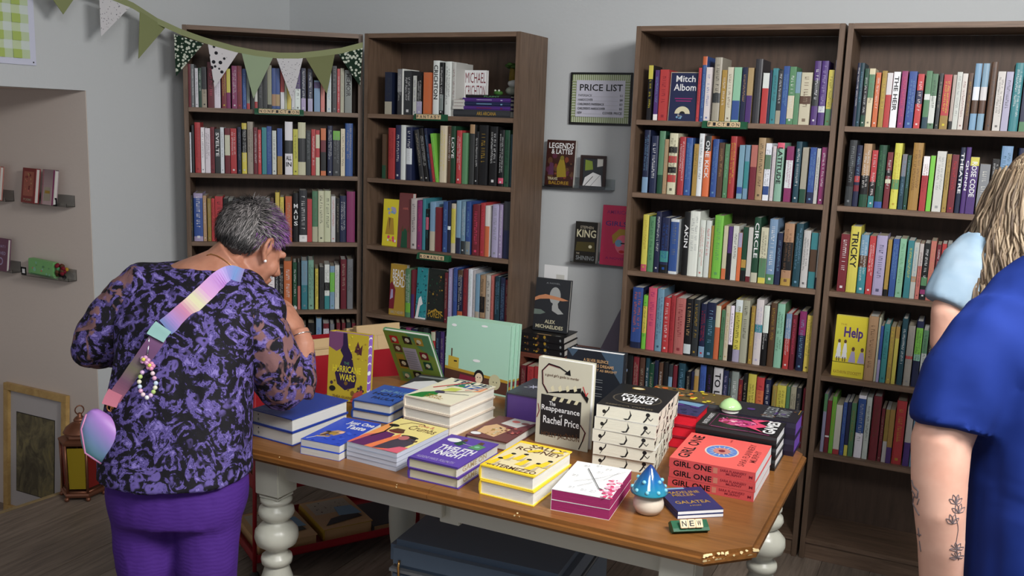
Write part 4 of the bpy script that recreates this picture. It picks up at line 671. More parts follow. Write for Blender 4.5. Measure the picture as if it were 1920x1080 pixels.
for i in range(3):
    tbook(lowp(-.26, .03-.006*i, 90, i*.0305), .16, .225, .03, 'k', label=('bottom', 'middle', 'topmost')[i]+' black hardcover in the stack on the low cabinet', group='black hardcovers on the low cabinet', pages='w', spine=s_dark,
          front=(lambda p: p.B(0, 0, 1, 1, 'k').B(.05, .3, .12, .6, 'a').B(.06, .1, .12, .2, 'g')) if i == 2 else None)
def a_alex(p):
    p.B(0, 0, 1, 1, rgb(44, 46, 50)).D(.58, .68, .16, .17, rgb(170, 172, 170), 20).P([(.5, .6), (.66, .58), (.7, .46), (.86, .36), (.7, .34), (.52, .4)], rgb(170, 172, 170)).P([(0, .62), (.1, .66), (.3, .7), (.75, .66), (.98, .62), (.8, .6), (.4, .62), (.15, .6), (0, .56)], rgb(206, 140, 100)).P([(0, .4), (.2, .4), (.34, .35), (.2, .31), (0, .3)], rgb(110, 124, 116)).X('A NOVEL', .3, .9, .7, .93, 'g').X('ALEX', .34, .15, .64, .22, 'C', 0, .02).X('MICHAELIDES', .08, .05, .88, .12, 'C', 0, .02).D(.5, .52, .03, .03, 'd')
tbook(T(-.442, .135, .7625) @ R(94, 'X') @ R(0) @ Matrix(), .168, .238, .022, rgb(44, 46, 50), pages='w', label='upright dark book with a pale statue head on the black stack', front=a_alex).matrix_world = T(-.445, .11, .7625) @ R(84, 'X')
MB().box(0, .115, 0, .001, 0, .09, 'W').box(.06, .1, -.0004, 0, .02, .05, 'w').build('price_card', M_MATTE, None, 'blank white card sticking up behind the statue head book', 'card', mw=T(-.432, .165, .965))
lb = tbook(T(-.165, .23, .6705) @ R(22, 'Y') @ R(82, 'X'), .12, .22, .02, rgb(92, 84, 100), pages='w', label='grey purple book leaning over beside the black stack', front=lambda p: p.B(0, 0, 1, 1, rgb(92, 84, 100)).blobs(14, ['m', 'P'], .35, .55, .8, .72, .01, .04, 3).B(.1, .06, .6, .09, 'n'))

# ------------------------------------------------------------------ things on the back wall
def frame_rect(parent, w, h, fwd, dep, m, name='frame'):
    for x0, x1, z0, z1 in ((0, w, 0, fwd), (0, w, h-fwd, h), (0, fwd, fwd, h-fwd), (w-fwd, w, fwd, h-fwd)):
        MB().box(x0, x1, -dep, 0, z0, z1).build(name, m, parent, bevel=.0015)
pl = empty('price_list', (-.416, .348, 1.69), 'black framed price list on the wall beside the fiction bookcase', 'sign')
frame_rect(pl, .296, .232, .009, .014, M_BLACK)
p = Print(.278, .214, T(.009, -.008, .009) @ R(90, 'X')); p.B(0, 0, 1, 1, rgb(206, 212, 190))
GG = rgb(142, 156, 110)
for k_ in range(28): p.B(k_/28, .0, k_/28+.018, .13, GG).B(k_/28, .87, k_/28+.018, 1, GG)
for k_ in range(14): p.B(0, .12+k_*.055, .08, .145+k_*.055, GG).B(.92, .12+k_*.055, 1, .145+k_*.055, GG)
p.B(.08, .12, .92, .88, rgb(208, 208, 222)).X('PRICE LIST', .14, .66, .88, .8, 'k', 0, .015)
for y, a_, b_, e_ in ((.54, 'PAPERBACK', '$5-10', .36), (.45, 'HARDCOVER', '$8', .38), (.36, "CHILDREN'S PAPERBACK", '$3', .58), (.27, "CHILDREN'S HARDCOVER", '$5', .6), (.18, 'NEW', 'COVER PRICE', .2)):
    p.X(a_, .12, y, e_, y+.05, 'd').X(b_, (.56 if y < .2 else .84), y, .89, y+.05, 'd')
    x = e_+.02
    while x < (.54 if y < .2 else .82): p.B(x, y, x+.006, y+.008, 'g'); x += .02
p.build('printed_sheet', pl)
def ledge(x0, x1, z, name_lab, y=.348, dep=.045, M=None):
    o = MB()
    o.box(0, x1-x0, -dep, 0, 0, .002).box(0, x1-x0, -dep, -dep+.002, .002, .016).box(0, x1-x0, -.002, 0, .002, .05)
    return o.build('acrylic_ledge', M_ACRYL, None, name_lab, 'shelf', 'clear acrylic ledges', mw=M or T(x0, y, z))
ledge(-.53, -.18, 1.398, 'clear acrylic ledge under the price list holding two covers')
ledge(-.365, -.03, 1.058, 'clear acrylic ledge holding the small dark paperback and pink book')
def a_leg(p):
    p.B(0, 0, 1, 1, rgb(60, 28, 22)).blobs(30, [rgb(120, 60, 40), rgb(90, 40, 60), rgb(40, 20, 18), 'B'], .03, .2, .97, .68, .03, .1, 5).P([(.42, .2), (.75, .22), (.7, .45), (.62, .62), (.5, .6), (.4, .4)], rgb(150, 130, 40)).D(.57, .62, .07, .05, rgb(120, 110, 40)).P([(.1, .25), (.3, .25), (.28, .5), (.15, .52)], rgb(90, 50, 80))
    p.X('LEGENDS', .08, .82, .95, .94, 'W', 0, .02).X('& LATTES', .18, .7, .92, .81, 'W', 0, .02).X('TRAVIS', .1, .14, .45, .2, 'C').X('BALDREE', .15, .05, .85, .12, 'O').B(0, 0, 1, .03, 'k')
tbook(T(-.509, .32, 1.4005) @ R(86, 'X'), .142, .214, .02, rgb(50, 24, 20), label='dark brown fantasy paperback on the upper clear ledge', front=a_leg, hard=False)
cf = empty('picture_frame', (-.338, .318, 1.4005), 'small brown framed picture on the upper clear ledge', 'picture')
frame_rect(cf, .125, .152, .014, .012, mat('dark_brown_frame', rgb(52, 36, 32), .35))
p = Print(.097, .124, T(.014, -.006, .014) @ R(90, 'X')); p.B(0, 0, 1, 1, 'd').P([(0, 0), (.95, 0), (.9, .4), (.5, .5), (.1, .3)], 'W').Ln([(.1, 0), (.5, .35)], .03, 'd').Ln([(.4, 0), (.85, .4)], .02, 'g').P([(.1, .55), (.5, .6), (.45, .9), (.1, .95)], rgb(130, 150, 60)).P([(.7, .7), (1, .75), (1, 1), (.7, 1)], 'w'); p.build('picture_print', cf)
def a_king(p): p.B(0, 0, 1, 1, rgb(30, 26, 20)).X('STEPHEN', .22, .83, .82, .9, 'e').X('KING', .08, .62, .95, .81, 'C', 0, .02).P([(.05, .28), (.95, .28), (.9, .52), (.1, .5)], rgb(74, 66, 30)).D(.72, .4, .08, .04, 'C').X('THE', .1, .2, .25, .24, 'e').X('SHINING', .1, .06, .92, .17, 'g')
tbook(T(-.342, .32, 1.0605) @ R(87, 'X'), .108, .188, .03, rgb(26, 22, 18), label='small dark paperback with large cream lettering on the wall ledge', front=a_king, hard=False)
def a_pink(p): p.B(0, 0, 1, 1, rgb(206, 50, 92)).X('AMERICAN', .12, .86, .8, .92, 'm').X('GIRLS', .1, .66, .7, .74, 'P').P([(.3, .5), (.5, .62), (.9, .6), (.95, .5), (.6, .5), (.35, .36)], 'O').D(.62, .36, .22, .16, rgb(230, 110, 130)).D(.5, .38, .1, .06, 's').D(.78, .38, .1, .06, 's').B(.56, .37, .72, .39, 'k').D(.6, .24, .08, .025, 'r').X('A NOVEL', .15, .1, .7, .14, 'm')
tbook(T(-.216, .318, 1.0605) @ R(87, 'X'), .17, .272, .022, rgb(150, 30, 60), label='bright pink book with a sunglasses face partly behind the bookcase', front=a_pink)

# ------------------------------------------------------------------ left wall
def LWM(c, a, dist, z, off=.0):   # frame on a left wall: x runs away from the camera, y into the wall
    d = Vector((sin(a), cos(a))); P_ = c - d*dist; n = Vector((cos(a), -sin(a)))
    P_ = P_ + n*off
    return T(P_.x, P_.y, z) @ Matrix.Rotation(pi/2-a, 4, 'Z')
po = empty('gingham_poster', None, 'pale green gingham poster with a white border on the upper left wall', 'poster', mw=LWM(c1, a1, .83, 1.845, .003))
MB().box(0, .61, -.003, 0, 0, .6, rgb(206, 208, 226)).build('sheet', M_MATTE, po)
p = Print(.56, .55, T(.025, -.0032, .025) @ R(90, 'X')); p.B(0, 0, 1, 1, rgb(206, 216, 210))
for i in range(8): p.B(i/8, 0, i/8+.0625, 1, rgb(196, 210, 170))
for j in range(8): p.B(0, j/8, 1, j/8+.0625, rgb(190, 206, 168))
for i in range(8):
    for j in range(8): p.B(i/8, j/8, i/8+.0625, j/8+.0625, rgb(170, 190, 100))
p.build('gingham_print', po)
MB().ell((.598, -.004, .012), (.003, .003, .003), 'k').build('pin', M_PRINT, po)
def NW(x, z, off=.0): return T(x, -.833-off, z)
def niche_ledge(x, wd, z, lab): return ledge(0, wd, z, lab, M=NW(x, z))
niche_ledge(-2.84, .175, 1.250, 'clear acrylic ledge at the picture edge, upper row on the beige wall')
niche_ledge(-2.55, .285, 1.252, 'clear acrylic ledge holding two foil covered books on the beige wall')
niche_ledge(-2.84, .195, .922, 'clear acrylic ledge holding the mauve book on the beige wall')
niche_ledge(-2.58, .305, .920, 'clear acrylic ledge holding the green box on the beige wall')
FOIL = mat('silver_foil_cover', rgb(214, 196, 206), .12, .8)
def nbook(x, z, w, h, t, cov, lab, art, yaw=0, m=None, lean=7):
    o = tbook(NW(x, z+.0022, .032) @ R(yaw) @ R(90-lean, 'X'), w, h, t, cov, label=lab, front=art, hard=True)
    if m: o.data.materials[0] = m
    return o
nbook(-2.80, 1.251, .12, .155, .018, rgb(190, 120, 110), 'cream and red book cut off by the left picture edge', lambda p: p.B(0, 0, 1, 1, 'C').blobs(20, ['S', 'B', 'e'], .1, .1, .9, .9, .02, .06, 3).B(0, 0, .05, 1, 'R'), -8)
nbook(-2.548, 1.253, .108, .155, .02, rgb(150, 40, 50), 'red patterned book on the beige wall ledge, left of the mirror cover', lambda p: p.B(0, 0, 1, 1, rgb(134, 50, 50)).B(.12, .2, .86, .9, rgb(168, 96, 80)).blobs(18, ['a', 'R', 'S'], .2, .3, .8, .85, .02, .05, 6).X('POEMS', .2, .06, .8, .13, 'e'), -8)
nbook(-2.418, 1.253, .095, .155, .02, 'w', 'shiny silver foil covered book with a small cream picture', lambda p: p.P([(.2, .1), (.75, .12), (.7, .5), (.25, .5)], 'e').B(.3, .32, .7, .4, 'O').B(.9, 0, 1, 1, 'm'), -8, FOIL)
for x_, z_, lb_ in ((-2.35, 1.254, 'small black price tag on the upper ledge of the beige wall'), (-2.575, .925, 'small black price tag left of the green box')):
    MB().box(0, .034, -.0015, 0, 0, .036, 'k').box(.008, .026, -.002, -.0015, .008, .028, 'W').build('price_tag', M_MATTE, None, lb_, 'tag', mw=NW(x_, z_, .05))
nbook(-2.79, .924, .12, .15, .016, rgb(110, 66, 92), 'mauve book with pale lettering on the lower ledge', lambda p: p.B(0, 0, 1, 1, rgb(110, 66, 92)).X("WHAT I", .3, .72, .85, .8, 'l').X('LOVED', .3, .5, .9, .6, 'l').D(.6, .3, .16, .12, 'l').D(.6, .3, .11, .08, rgb(110, 66, 92)), -4)
gb = MB().box(0, .165, -.03, 0, 0, .072, rgb(120, 180, 112)).build('gift_box', M_PRINT, None, 'small green printed box with pink shapes on the lower ledge', 'box', mw=NW(-2.54, .932, .012) @ R(3, 'Y'), bevel=.002)
p = Print(.165, .072, T(0, -.03, 0) @ R(90, 'X')); p.blobs(12, ['S', 'G', 'M', 'C'], .1, .15, .9, .85, .02, .07, 4).B(.1, .04, .9, .12, 'G'); p.build('box_print', gb)
bo = MB(); rb = random.Random(3)
for _ in range(26): bo.ell((rb.uniform(0, .055), rb.uniform(-.03, -.004), rb.uniform(0, .06)), (.012, .008, .010), rb.choice(['B', 'O', 'G', 'R', 'k', 'B']), n=6, m=5)
bo.build('dried_flower_bunch', M_MATTE, None, 'small bunch of dried brown and green flowers beside the green box', 'flowers', kind='stuff', mw=NW(-2.368, .928, .010))

# framed painting leaning on the niche wall
GOLDF = wood('pale_gold_frame', rgb(170, 134, 76), rgb(204, 170, 108), (3, 3, 3), .35)
pf = empty('picture_frame', None, 'gold framed muted painting leaning in the stairwell behind the lantern', 'picture', mw=T(-2.79, -.872, -.2615) @ R(-3.6, 'X'))
frame_rect(pf, .433, .637, .033, .022, GOLDF)
MB().box(.033, .40, -.006, -.003, .033, .604, rgb(190, 184, 182)).build('mat_board', M_MATTE, pf)
PAINT = mat('painted_canvas', None, .7)
nn = noise(PAINT, coords(PAINT, (9, 9, 5)), 1.6, 5, .6, 1.4)
L(PAINT, ramp(PAINT, nn, [(.25, rgb(52, 46, 36)), (.45, rgb(96, 88, 66)), (.6, rgb(128, 118, 84)), (.75, rgb(150, 136, 80))]), bs(PAINT))
MB().box(.078, .338, -.008, -.006, .115, .50).build('painting', PAINT, pf)
MB().box(.074, .342, -.0065, -.006, .111, .504, 'k').build('inner_line', M_PRINT, pf)
# lantern
COPPER = mat('aged_copper', rgb(140, 92, 70), .4, .7)
def glass(n, c): m = mat(n, c, .25, spec=.6); return m
RG, YG = glass('red_glass', rgb(128, 34, 30)), glass('yellow_glass', rgb(150, 128, 24))
la = empty('lantern', (-2.103, -.99, 0), 'copper lantern with red and yellow glass panels on the floor', 'lantern', radians(64)); la.scale = (.9, .9, .97)
def hexr(r, z): return [(r*cos(k_*pi/3+pi/6), r*sin(k_*pi/3+pi/6), z) for k_ in range(6)]
def flatloft(rings):
    m = MB(); m.loft(rings); m.sm = [False]*len(m.sm); return m
flatloft([hexr(.100, .018), hexr(.105, .028), hexr(.100, .036), hexr(.088, .04)]).build('base', COPPER, la)
for k_ in range(6):
    a_ = k_*pi/3+pi/6; MB().ell((.098*cos(a_), .098*sin(a_), .01), (.012, .012, .0105)).build('foot', COPPER, la)
    a2_ = a_+pi/3; r0_, r1_ = .088, .094
    q = [(r0_*cos(a_), r0_*sin(a_), .04), (r0_*cos(a2_), r0_*sin(a2_), .04), (r1_*cos(a2_), r1_*sin(a2_), .262), (r1_*cos(a_), r1_*sin(a_), .262)]
    c_ = sum((Vector(v) for v in q), Vector())/4; qi = [c_+(Vector(v)-c_)*.86 for v in q]; nrm = Vector((c_.x, c_.y, 0)).normalized()*.003
    MB().add([tuple(v) for v in qi]+[tuple(v-nrm) for v in qi], [(0, 1, 2, 3), (7, 6, 5, 4), (0, 4, 5, 1), (1, 5, 6, 2), (2, 6, 7, 3), (3, 7, 4, 0)]).build('glass_panel', (RG, YG)[k_ % 2], la)
    MB().tube([(.092*cos(a_), .092*sin(a_), .036), (.096*cos(a_), .096*sin(a_), .266)], .006, n=6).build('corner_post', COPPER, la)
    m_ = MB(); m_.tube([q[0], q[1]], .006, n=6); m_.tube([q[3], q[2]], .006, n=6); m_.build('panel_rail', COPPER, la)
flatloft([hexr(.104, .262), hexr(.106, .272), hexr(.09, .28), hexr(.07, .284), hexr(.066, .3)]).build('shoulder', COPPER, la)
MB().lathe([(.074, .3), (.078, .304), (.074, .31), (.066, .324), (.048, .338), (.03, .348), (.026, .352), (.03, .356), (.022, .368), (.01, .376), (.012, .384), (.004, .39)], n=24).build('dome', COPPER, la)
MB().tube([(.02*cos(k_*pi/6), 0, .402+.02*sin(k_*pi/6)) for k_ in range(12)], .003, n=6, closed=True).build('ring', COPPER, la)

# ------------------------------------------------------------------ bunting
bt = empty('bunting', (-1.96, -.5, 2.02), 'green fabric bunting with pennants strung across the corner bookcase', 'bunting')
bt.location = (0, 0, 0)
GRN = rgb(142, 148, 108)
TAPE = mat('sage_cotton_tape', GRN, .9, spec=.1)
F1 = Vector((-1.3353, .016, 0)); U1 = Vector((cos(.6717), sin(.6717), 0)); N1 = Vector((-sin(.6717), cos(.6717), 0)); O1 = F1-N1*.032
Q1 = Vector((-1.99, -.53, 0)); Q2 = Vector((-2.05, -1.3, 0)); D2 = (Q2-Q1).normalized()
def bp(u, z, seg=1): return (O1+U1*u if seg == 1 else Q1+D2*u)+Vector((0, 0, z))
tp = [bp(.62, 2.20, 2), bp(.43, 2.172, 2), bp(.298, 2.145, 2), bp(.182, 2.118, 2), bp(.06, 2.068, 2), bp(-.80, 2.03), bp(-.72, 2.005), bp(-.664, 1.99), bp(-.57, 1.968), bp(-.48, 1.955), bp(-.38, 1.949), bp(-.292, 1.953), bp(-.2, 1.967), bp(-.1, 1.985), bp(-.003, 2.015)]
mb = MB(); th = .013; n_ = [Vector((.0, -.0, 0))]*len(tp)
dn = Vector((.25, -.5, 0)).normalized()*.0015
vs = []
for q_ in tp: vs += [q_+Vector((0, 0, th))+dn, q_-Vector((0, 0, th))+dn, q_-Vector((0, 0, th))-dn, q_+Vector((0, 0, th))-dn]
fs = []
for i in range(len(tp)-1):
    a_ = i*4
    fs += [(a_+j, a_+(j+1) % 4, a_+4+(j+1) % 4, a_+4+j) for j in range(4)]
mb.add(vs, fs, 'W').build('tape', TAPE, bt, flip=True)
def fabric(name, base, dots=None, scale=60, thr=.3):
    m = mat(name, base, .9, spec=.1)
    if dots:
        vn = N(m, 'ShaderNodeTexVoronoi'); vn.inputs['Scale'].default_value = scale; L(m, coords(m), vn.inputs['Vector'])
        L(m, ramp(m, vn.outputs['Distance'], [(thr, col(dots)), (thr+.06, col(base))]), bs(m))
    return m
FD = fabric('dark_floral_cotton', rgb(34, 52, 40), rgb(196, 202, 186), 74, .40); FG = fabric('sage_cotton', rgb(132, 138, 96)); FM = fabric('mint_cotton', rgb(152, 168, 138)); FO = fabric('olive_cotton', rgb(122, 126, 88))
FW = fabric('speckled_white_cotton', rgb(208, 206, 208), rgb(80, 78, 90), 110, .16); FB = fabric('white_cotton_with_drawings', rgb(214, 210, 212), rgb(40, 40, 46), 40, .3)
pens = [(2, .581, .431, 2.13, 2.15, .511, 2.045, FG, 'olive pennant tip at the top of the frame'), (2, .345, .2, 2.135, 2.11, .345, 1.975, FW, 'white speckled pennant'), (2, .15, .02, 2.10, 2.045, .165, 1.9, FG, 'sage pennant'),
        (1, -.83, -.705, 2.02, 1.985, -.826, 1.837, FD, 'dark floral pennant'), (1, -.687, -.556, 1.985, 1.955, -.663, 1.793, FB, 'white pennant with black drawings'), (1, -.543, -.405, 1.955, 1.94, -.494, 1.752, FM, 'pale mint pennant'),
        (1, -.391, -.273, 1.94, 1.943, -.321, 1.747, FW, 'white speckled pennant'), (1, -.261, -.129, 1.946, 1.971, -.165, 1.787, FO, 'olive pennant'), (1, -.117, -.003, 1.972, 2.005, -.014, 1.828, FD, 'dark floral pennant')]
for sg, ua, ub, za, zb_, ut, zt_, m_, lb_ in pens:
    A_, B_, C_ = bp(ua, za, sg), bp(ub, zb_, sg), bp(ut, zt_, sg); nn_ = (B_-A_).cross(C_-A_).normalized()*.0012
    mid = (A_+B_+C_)/3 + nn_*2
    MB().add([A_+nn_, B_+nn_, C_+nn_, A_-nn_, B_-nn_, C_-nn_], [(0, 1, 2), (5, 4, 3), (0, 3, 4, 1), (1, 4, 5, 2), (2, 5, 3, 0)]).build('pennant', m_, bt, lb_, flip=True)

# ------------------------------------------------------------------ red cart, wrapped packages, things under the table
ct = empty('red_metal_cart', (-.90, -.86, 0), 'red metal cart with three bins between the table and bookcases', 'cart', radians(58))
for z0, z1, ex, ey in ((.60, .82, .31, .165), (.33, .38, .31, .165), (.075, .105, .33, .19)):
    m_ = MB(); m_.box(-ex, ex, -ey, ey, z0, z0+.004).box(-ex, ex, -ey, -ey+.004, z0, z1).box(-ex, ex, ey-.004, ey, z0, z1).box(-ex, -ex+.004, -ey, ey, z0, z1).box(ex-.004, ex, -ey, ey, z0, z1)
    m_.build('tray', M_RED, ct)
for sx in (-1, 1):
    for sy in (-1, 1): MB().tube([(sx*.315, sy*.17, .72), (sx*.33, sy*.19, .03)], .008, n=8).build('leg', M_RED, ct); MB().ell((sx*.33, sy*.19, .024), (.02, .02, .024), 'k').build('caster', M_PRINT, ct)
KRAFT = mat('kraft_paper', rgb(196, 168, 126), .7, spec=.2); bump(KRAFT, noise(KRAFT, coords(KRAFT), 30, 3), .3, .004)
cmw = T(-.90, -.86, 0) @ R(58)
def wrapped(x, y, z, yaw, lean, w, h, t, lab):
    o = MB().box(0, w, 0, t, 0, h).box(.004, w-.004, -.0012, 0, h*.86, h*.97).box(w*.46, w*.5, -.0016, 0, 0, h*.86).build('wrapped_book', KRAFT, None, lab, 'package', 'brown paper wrapped books', mw=cmw @ T(x, y, z) @ R(yaw) @ R(-lean, 'X'), bevel=.004)
    return o
wrapped(.10, -.145, .606, 0, 10, .18, .30, .035, 'brown paper wrapped package standing highest at the right of the cart')
wrapped(.09, -.085, .606, 3, 12, .17, .28, .03, 'brown paper wrapped package behind the highest one')
wrapped(-.12, -.145, .606, -2, 9, .19, .225, .034, 'brown paper wrapped package in the middle of the red cart')
wrapped(-.11, -.09, .606, 4, 12, .16, .25, .03, 'white topped paper wrapped package behind the yellow upright book')
wrapped(-.31, -.145, .606, 0, 10, .165, .215, .034, 'brown paper wrapped package at the left of the red cart')
for i, (x, y, w, h, t, c, lab) in enumerate(((-.30, -.16, .22, .3, .045, 'a', 'tan book with a pale tag in the lower tray of the red cart'), (-.05, -.15, .2, .28, .05, 'O', 'old brown book in the lower tray beside the tan one'), (.15, -.16, .16, .22, .03, 'd', 'dark book at the far end of the lower red tray'))):
    tbook(cmw @ T(x, y, .0805) @ R(0), w, h, t, c, pages='a', label=lab, front=(lambda p: p.B(0, 0, 1, 1, 'a').B(.1, .5, .9, .94, 'e').blobs(30, ['d', 'B'], .14, .55, .86, .9, .005, .02, 5).P([(.1, .1), (.9, .2), (.85, .4), (.3, .3)], 'k').P([(.5, .35), (.95, .3), (.9, .62), (.55, .66)], 's')) if i < 2 else None)
for i, (x, c) in enumerate(((-.28, 'a'), (-.1, 'e'), (.06, 'a'))):
    tbook(cmw @ T(x, -.15, .3345), .16, .24, .04, c, pages='e', label='%s covered book in the middle tray of the red cart' % (('tan', 'beige', 'far tan'))[i])
tbook(T(-1.06, -1.66, .0003) @ R(12), .3, .26, .05, 'a', pages='e', label='large tan picture book on the floor beside the table leg', front=lambda p: p.B(0, 0, 1, 1, 'a').B(.06, .4, .7, .95, 'e').blobs(50, ['d', 'B', 'g'], .1, .45, .66, .9, .004, .015, 5).P([(.1, .1), (.5, .2), (.45, .3), (.2, .25)], 'k').P([(.55, .3), (.95, .36), (.8, .7), (.6, .66)], 's').B(.6, 0, 1, .25, 'O').P([(.4, .12), (.85, .16), (.85, .3), (.45, .28)], 'k'))
tbook(T(-.72, -1.46, .0003) @ R(20), .22, .24, .062, 'e', pages='a', label='old beige book on the floor under the table', front=lambda p: p.B(0, 0, 1, 1, 'e').P([(.1, .4), (.8, .5), (.75, .9), (.2, .95)], 's').P([(.1, .1), (.9, .1), (.9, .3), (.3, .35)], 'k').D(.6, .24, .06, .05, 'W'))
VEL = mat('blue_grey_velvet', rgb(92, 108, 126), .95, spec=.1); VEL.node_tree.nodes['Principled BSDF'].inputs['Sheen Weight'].default_value = .4
ot = empty('storage_ottoman', (.07, -1.2, 0), 'blue grey velvet storage ottoman under the display table', 'ottoman', radians(4))
MB().box(-.27, .27, -.25, .25, .0, .335).build('body', VEL, ot, bevel=.01)
MB().box(-.278, .278, -.258, .258, .345, .435).build('lid', VEL, ot, bevel=.02)
MB().box(-.274, .274, -.254, .254, .3352, .3448).build('piping', mat('grey_piping', rgb(130, 132, 134), .6), ot)
MB().tube([(-.235, -.262, .38), (-.235, -.268, .36), (-.235, -.262, .30)], .004, n=6).build('latch', M_BRASS, ot)

# ------------------------------------------------------------------ the right half of the fantasy top row: one big white book, a flat pile and a figurine
CZ = CASES[2][4][0]+.0004
def a_mc(p): p.B(0, 0, 1, 1, 'W').X('MICHAEL', .04, .56, .96, .92, 'R', 0, .0).X('CRICHTON', .04, .1, .96, .48, 'R', 0, .0)
mcb = MB().box(0, .016, 0, .15, 0, .002, 'W')
tbook(cm(2, .472, .13, CZ+.0785) @ R(4) @ R(90, 'X'), .108, .128, .022, 'W', label='white hardcover turned sideways with tall dark red lettering, fantasy bookcase top row', front=a_mc)
flatd = (( 'd', .031, 0, .17, 'thick charcoal book with gold lettering at the bottom of the flat pile', 'O', 'ARS ARCANA'), ('P', .016, .045, .125, 'dark purple book lying second in the flat pile', 'R', None), ('n', .018, .045, .125, 'navy book lying third in the flat pile', 's', None), ('P', .016, .045, .12, 'purple navy book lying fourth in the flat pile', 'l', None), ('k', .013, .06, .11, 'black book lying on top of the flat pile', 'G', 'PLAINT'))
z_ = 0
for i, (c, t_, dx, ln2_, lab, tc_, tx) in enumerate(flatd):
    h_ = .765-.47-dx-.012
    tbook(cm(2, .470+dx+h_, .022, CZ+z_) @ R(90), .15, h_, t_, PALL[c], pages='w', label=lab+', fantasy bookcase', group='flat pile of books on the fantasy bookcase', spine=(lambda p, tc_=tc_, tx=tx: p.X(tx, .42, .25, .76, .75, tc_)) if tx else (lambda p, tc_=tc_: p.B(.3, .42, .62, .6, tc_).B(.8, .3, .84, .6, tc_)))
    z_ += t_+.0005
for i in range(3):
    b_ = MB().box(0, .052, 0, .1, 0, .0135, 'w').build('paperback', M_PAGE, None, '%s small white edged book left of the flat pile, fantasy bookcase' % ('lowest', 'middle', 'top')[i], 'book', 'small white edged books', mw=cm(2, .474-.004*(i == 0), .012, CZ+.0322+i*.0142))
    MB().box(.004, .048, -.0005, 0, .0128, .0134, 'R').build('cover_edge', M_PRINT, b_)
fg = empty('figurine', None, 'green and grey cloth figurine in the upper right corner of the fantasy bookcase', 'figurine', mw=cm(2, .735, .07, CZ+z_))
MB().ell((0, 0, .02), (.03, .03, .02), rgb(120, 124, 112)).ell((.005, 0, .052), (.026, .024, .018), rgb(160, 160, 158)).build('base', M_MATTE, fg)
MB().lathe([(.018, .06), (.016, .09), (.013, .11), (.012, .118)], rgb(92, 76, 24), n=12).build('stalk', M_MATTE, fg)
lv = MB()
for k_ in range(7): lv.ell((.02*cos(k_*.9), .02*sin(k_*.9), .122+.005*(k_ % 3)), (.018, .012, .008), rgb(44, 66, 24), n=8, m=6)
lv.build('leaves', M_MATTE, fg)
fr2 = MB().ell((0, 0, .010), (.022, .018, .011), rgb(60, 104, 44)).ell((-.012, -.006, .02), (.005, .005, .005), rgb(190, 200, 180)).ell((.008, -.010, .02), (.005, .005, .005), rgb(190, 200, 180)).build('toy_frog', M_MATTE, None, 'small green toy on the flat pile of books, fantasy bookcase', 'toy', mw=cm(2, .672, .06, CZ+z_))

# ------------------------------------------------------------------ people
def fuse(mb, name, m, parent, voxel=.008, smooth=6, label=None, fn=None, deci=0):
    me = mb.mesh('tmp'); o = bpy.data.objects.new('tmp', me); COL.objects.link(o)
    r = o.modifiers.new('r', 'REMESH'); r.mode = 'VOXEL'; r.voxel_size = voxel; r.use_smooth_shade = True
    if smooth: s_ = o.modifiers.new('s', 'SMOOTH'); s_.iterations = smooth; s_.factor = .5
    dg = bpy.context.evaluated_depsgraph_get(); dg.update()
    out = bpy.data.meshes.new_from_object(o.evaluated_get(dg)); bpy.data.objects.remove(o); bpy.data.meshes.remove(me)
    out.name = name; out.materials.clear(); out.materials.append(m)
    for p_ in out.polygons: p_.use_smooth = True
    if fn: fn(out)
    ob = bpy.data.objects.new(name, out); COL.objects.link(ob); ob.parent = parent
    return tag(ob, label)
def ring(c, a, b, n=20, pw=2.0):
    out = []
    for k in range(n):
        t = 2*pi*k/n; x, y = cos(t), sin(t)
        e = 2/pw; out.append(c + a*(abs(x)**e*(1 if x >= 0 else -1)) + b*(abs(y)**e*(1 if y >= 0 else -1)))
    return out
def bands(rows, d0=None):      # rows of a body: sighted centre, half width in picture units, half depth, distance
    return [ring(at(x, y, d), HR*(hw*d/FPX), HF*dep, 24, 2.3) for x, y, hw, dep, d in rows]
def displace_folds(amp, sc):
    from mathutils import noise as nz
    def f(me):
        for v in me.vertices:
            p = v.co; q = Vector((p.x*sc, p.y*sc, p.z*sc*.45))
            v.co = p + v.normal*amp*(nz.noise(q)+.5*nz.noise(q*2.3))
    return f
SKIN = mat('skin', rgb(196, 142, 118), .5, spec=.4); SKIN.node_tree.nodes['Principled BSDF'].inputs['Subsurface Weight'].default_value = .08
SKIN.node_tree.nodes['Principled BSDF'].inputs['Subsurface Radius'].default_value = (.02, .008, .005)
L(SKIN, ramp(SKIN, noise(SKIN, coords(SKIN), 22, 4), [(.3, rgb(162, 108, 86)), (.7, rgb(184, 130, 106))]), bs(SKIN))
SKIN2 = mat('fair_skin', rgb(206, 158, 138), .5, spec=.4)
L(SKIN2, ramp(SKIN2, noise(SKIN2, coords(SKIN2), 14, 4), [(.3, rgb(200, 150, 130)), (.7, rgb(216, 172, 152))]), bs(SKIN2))
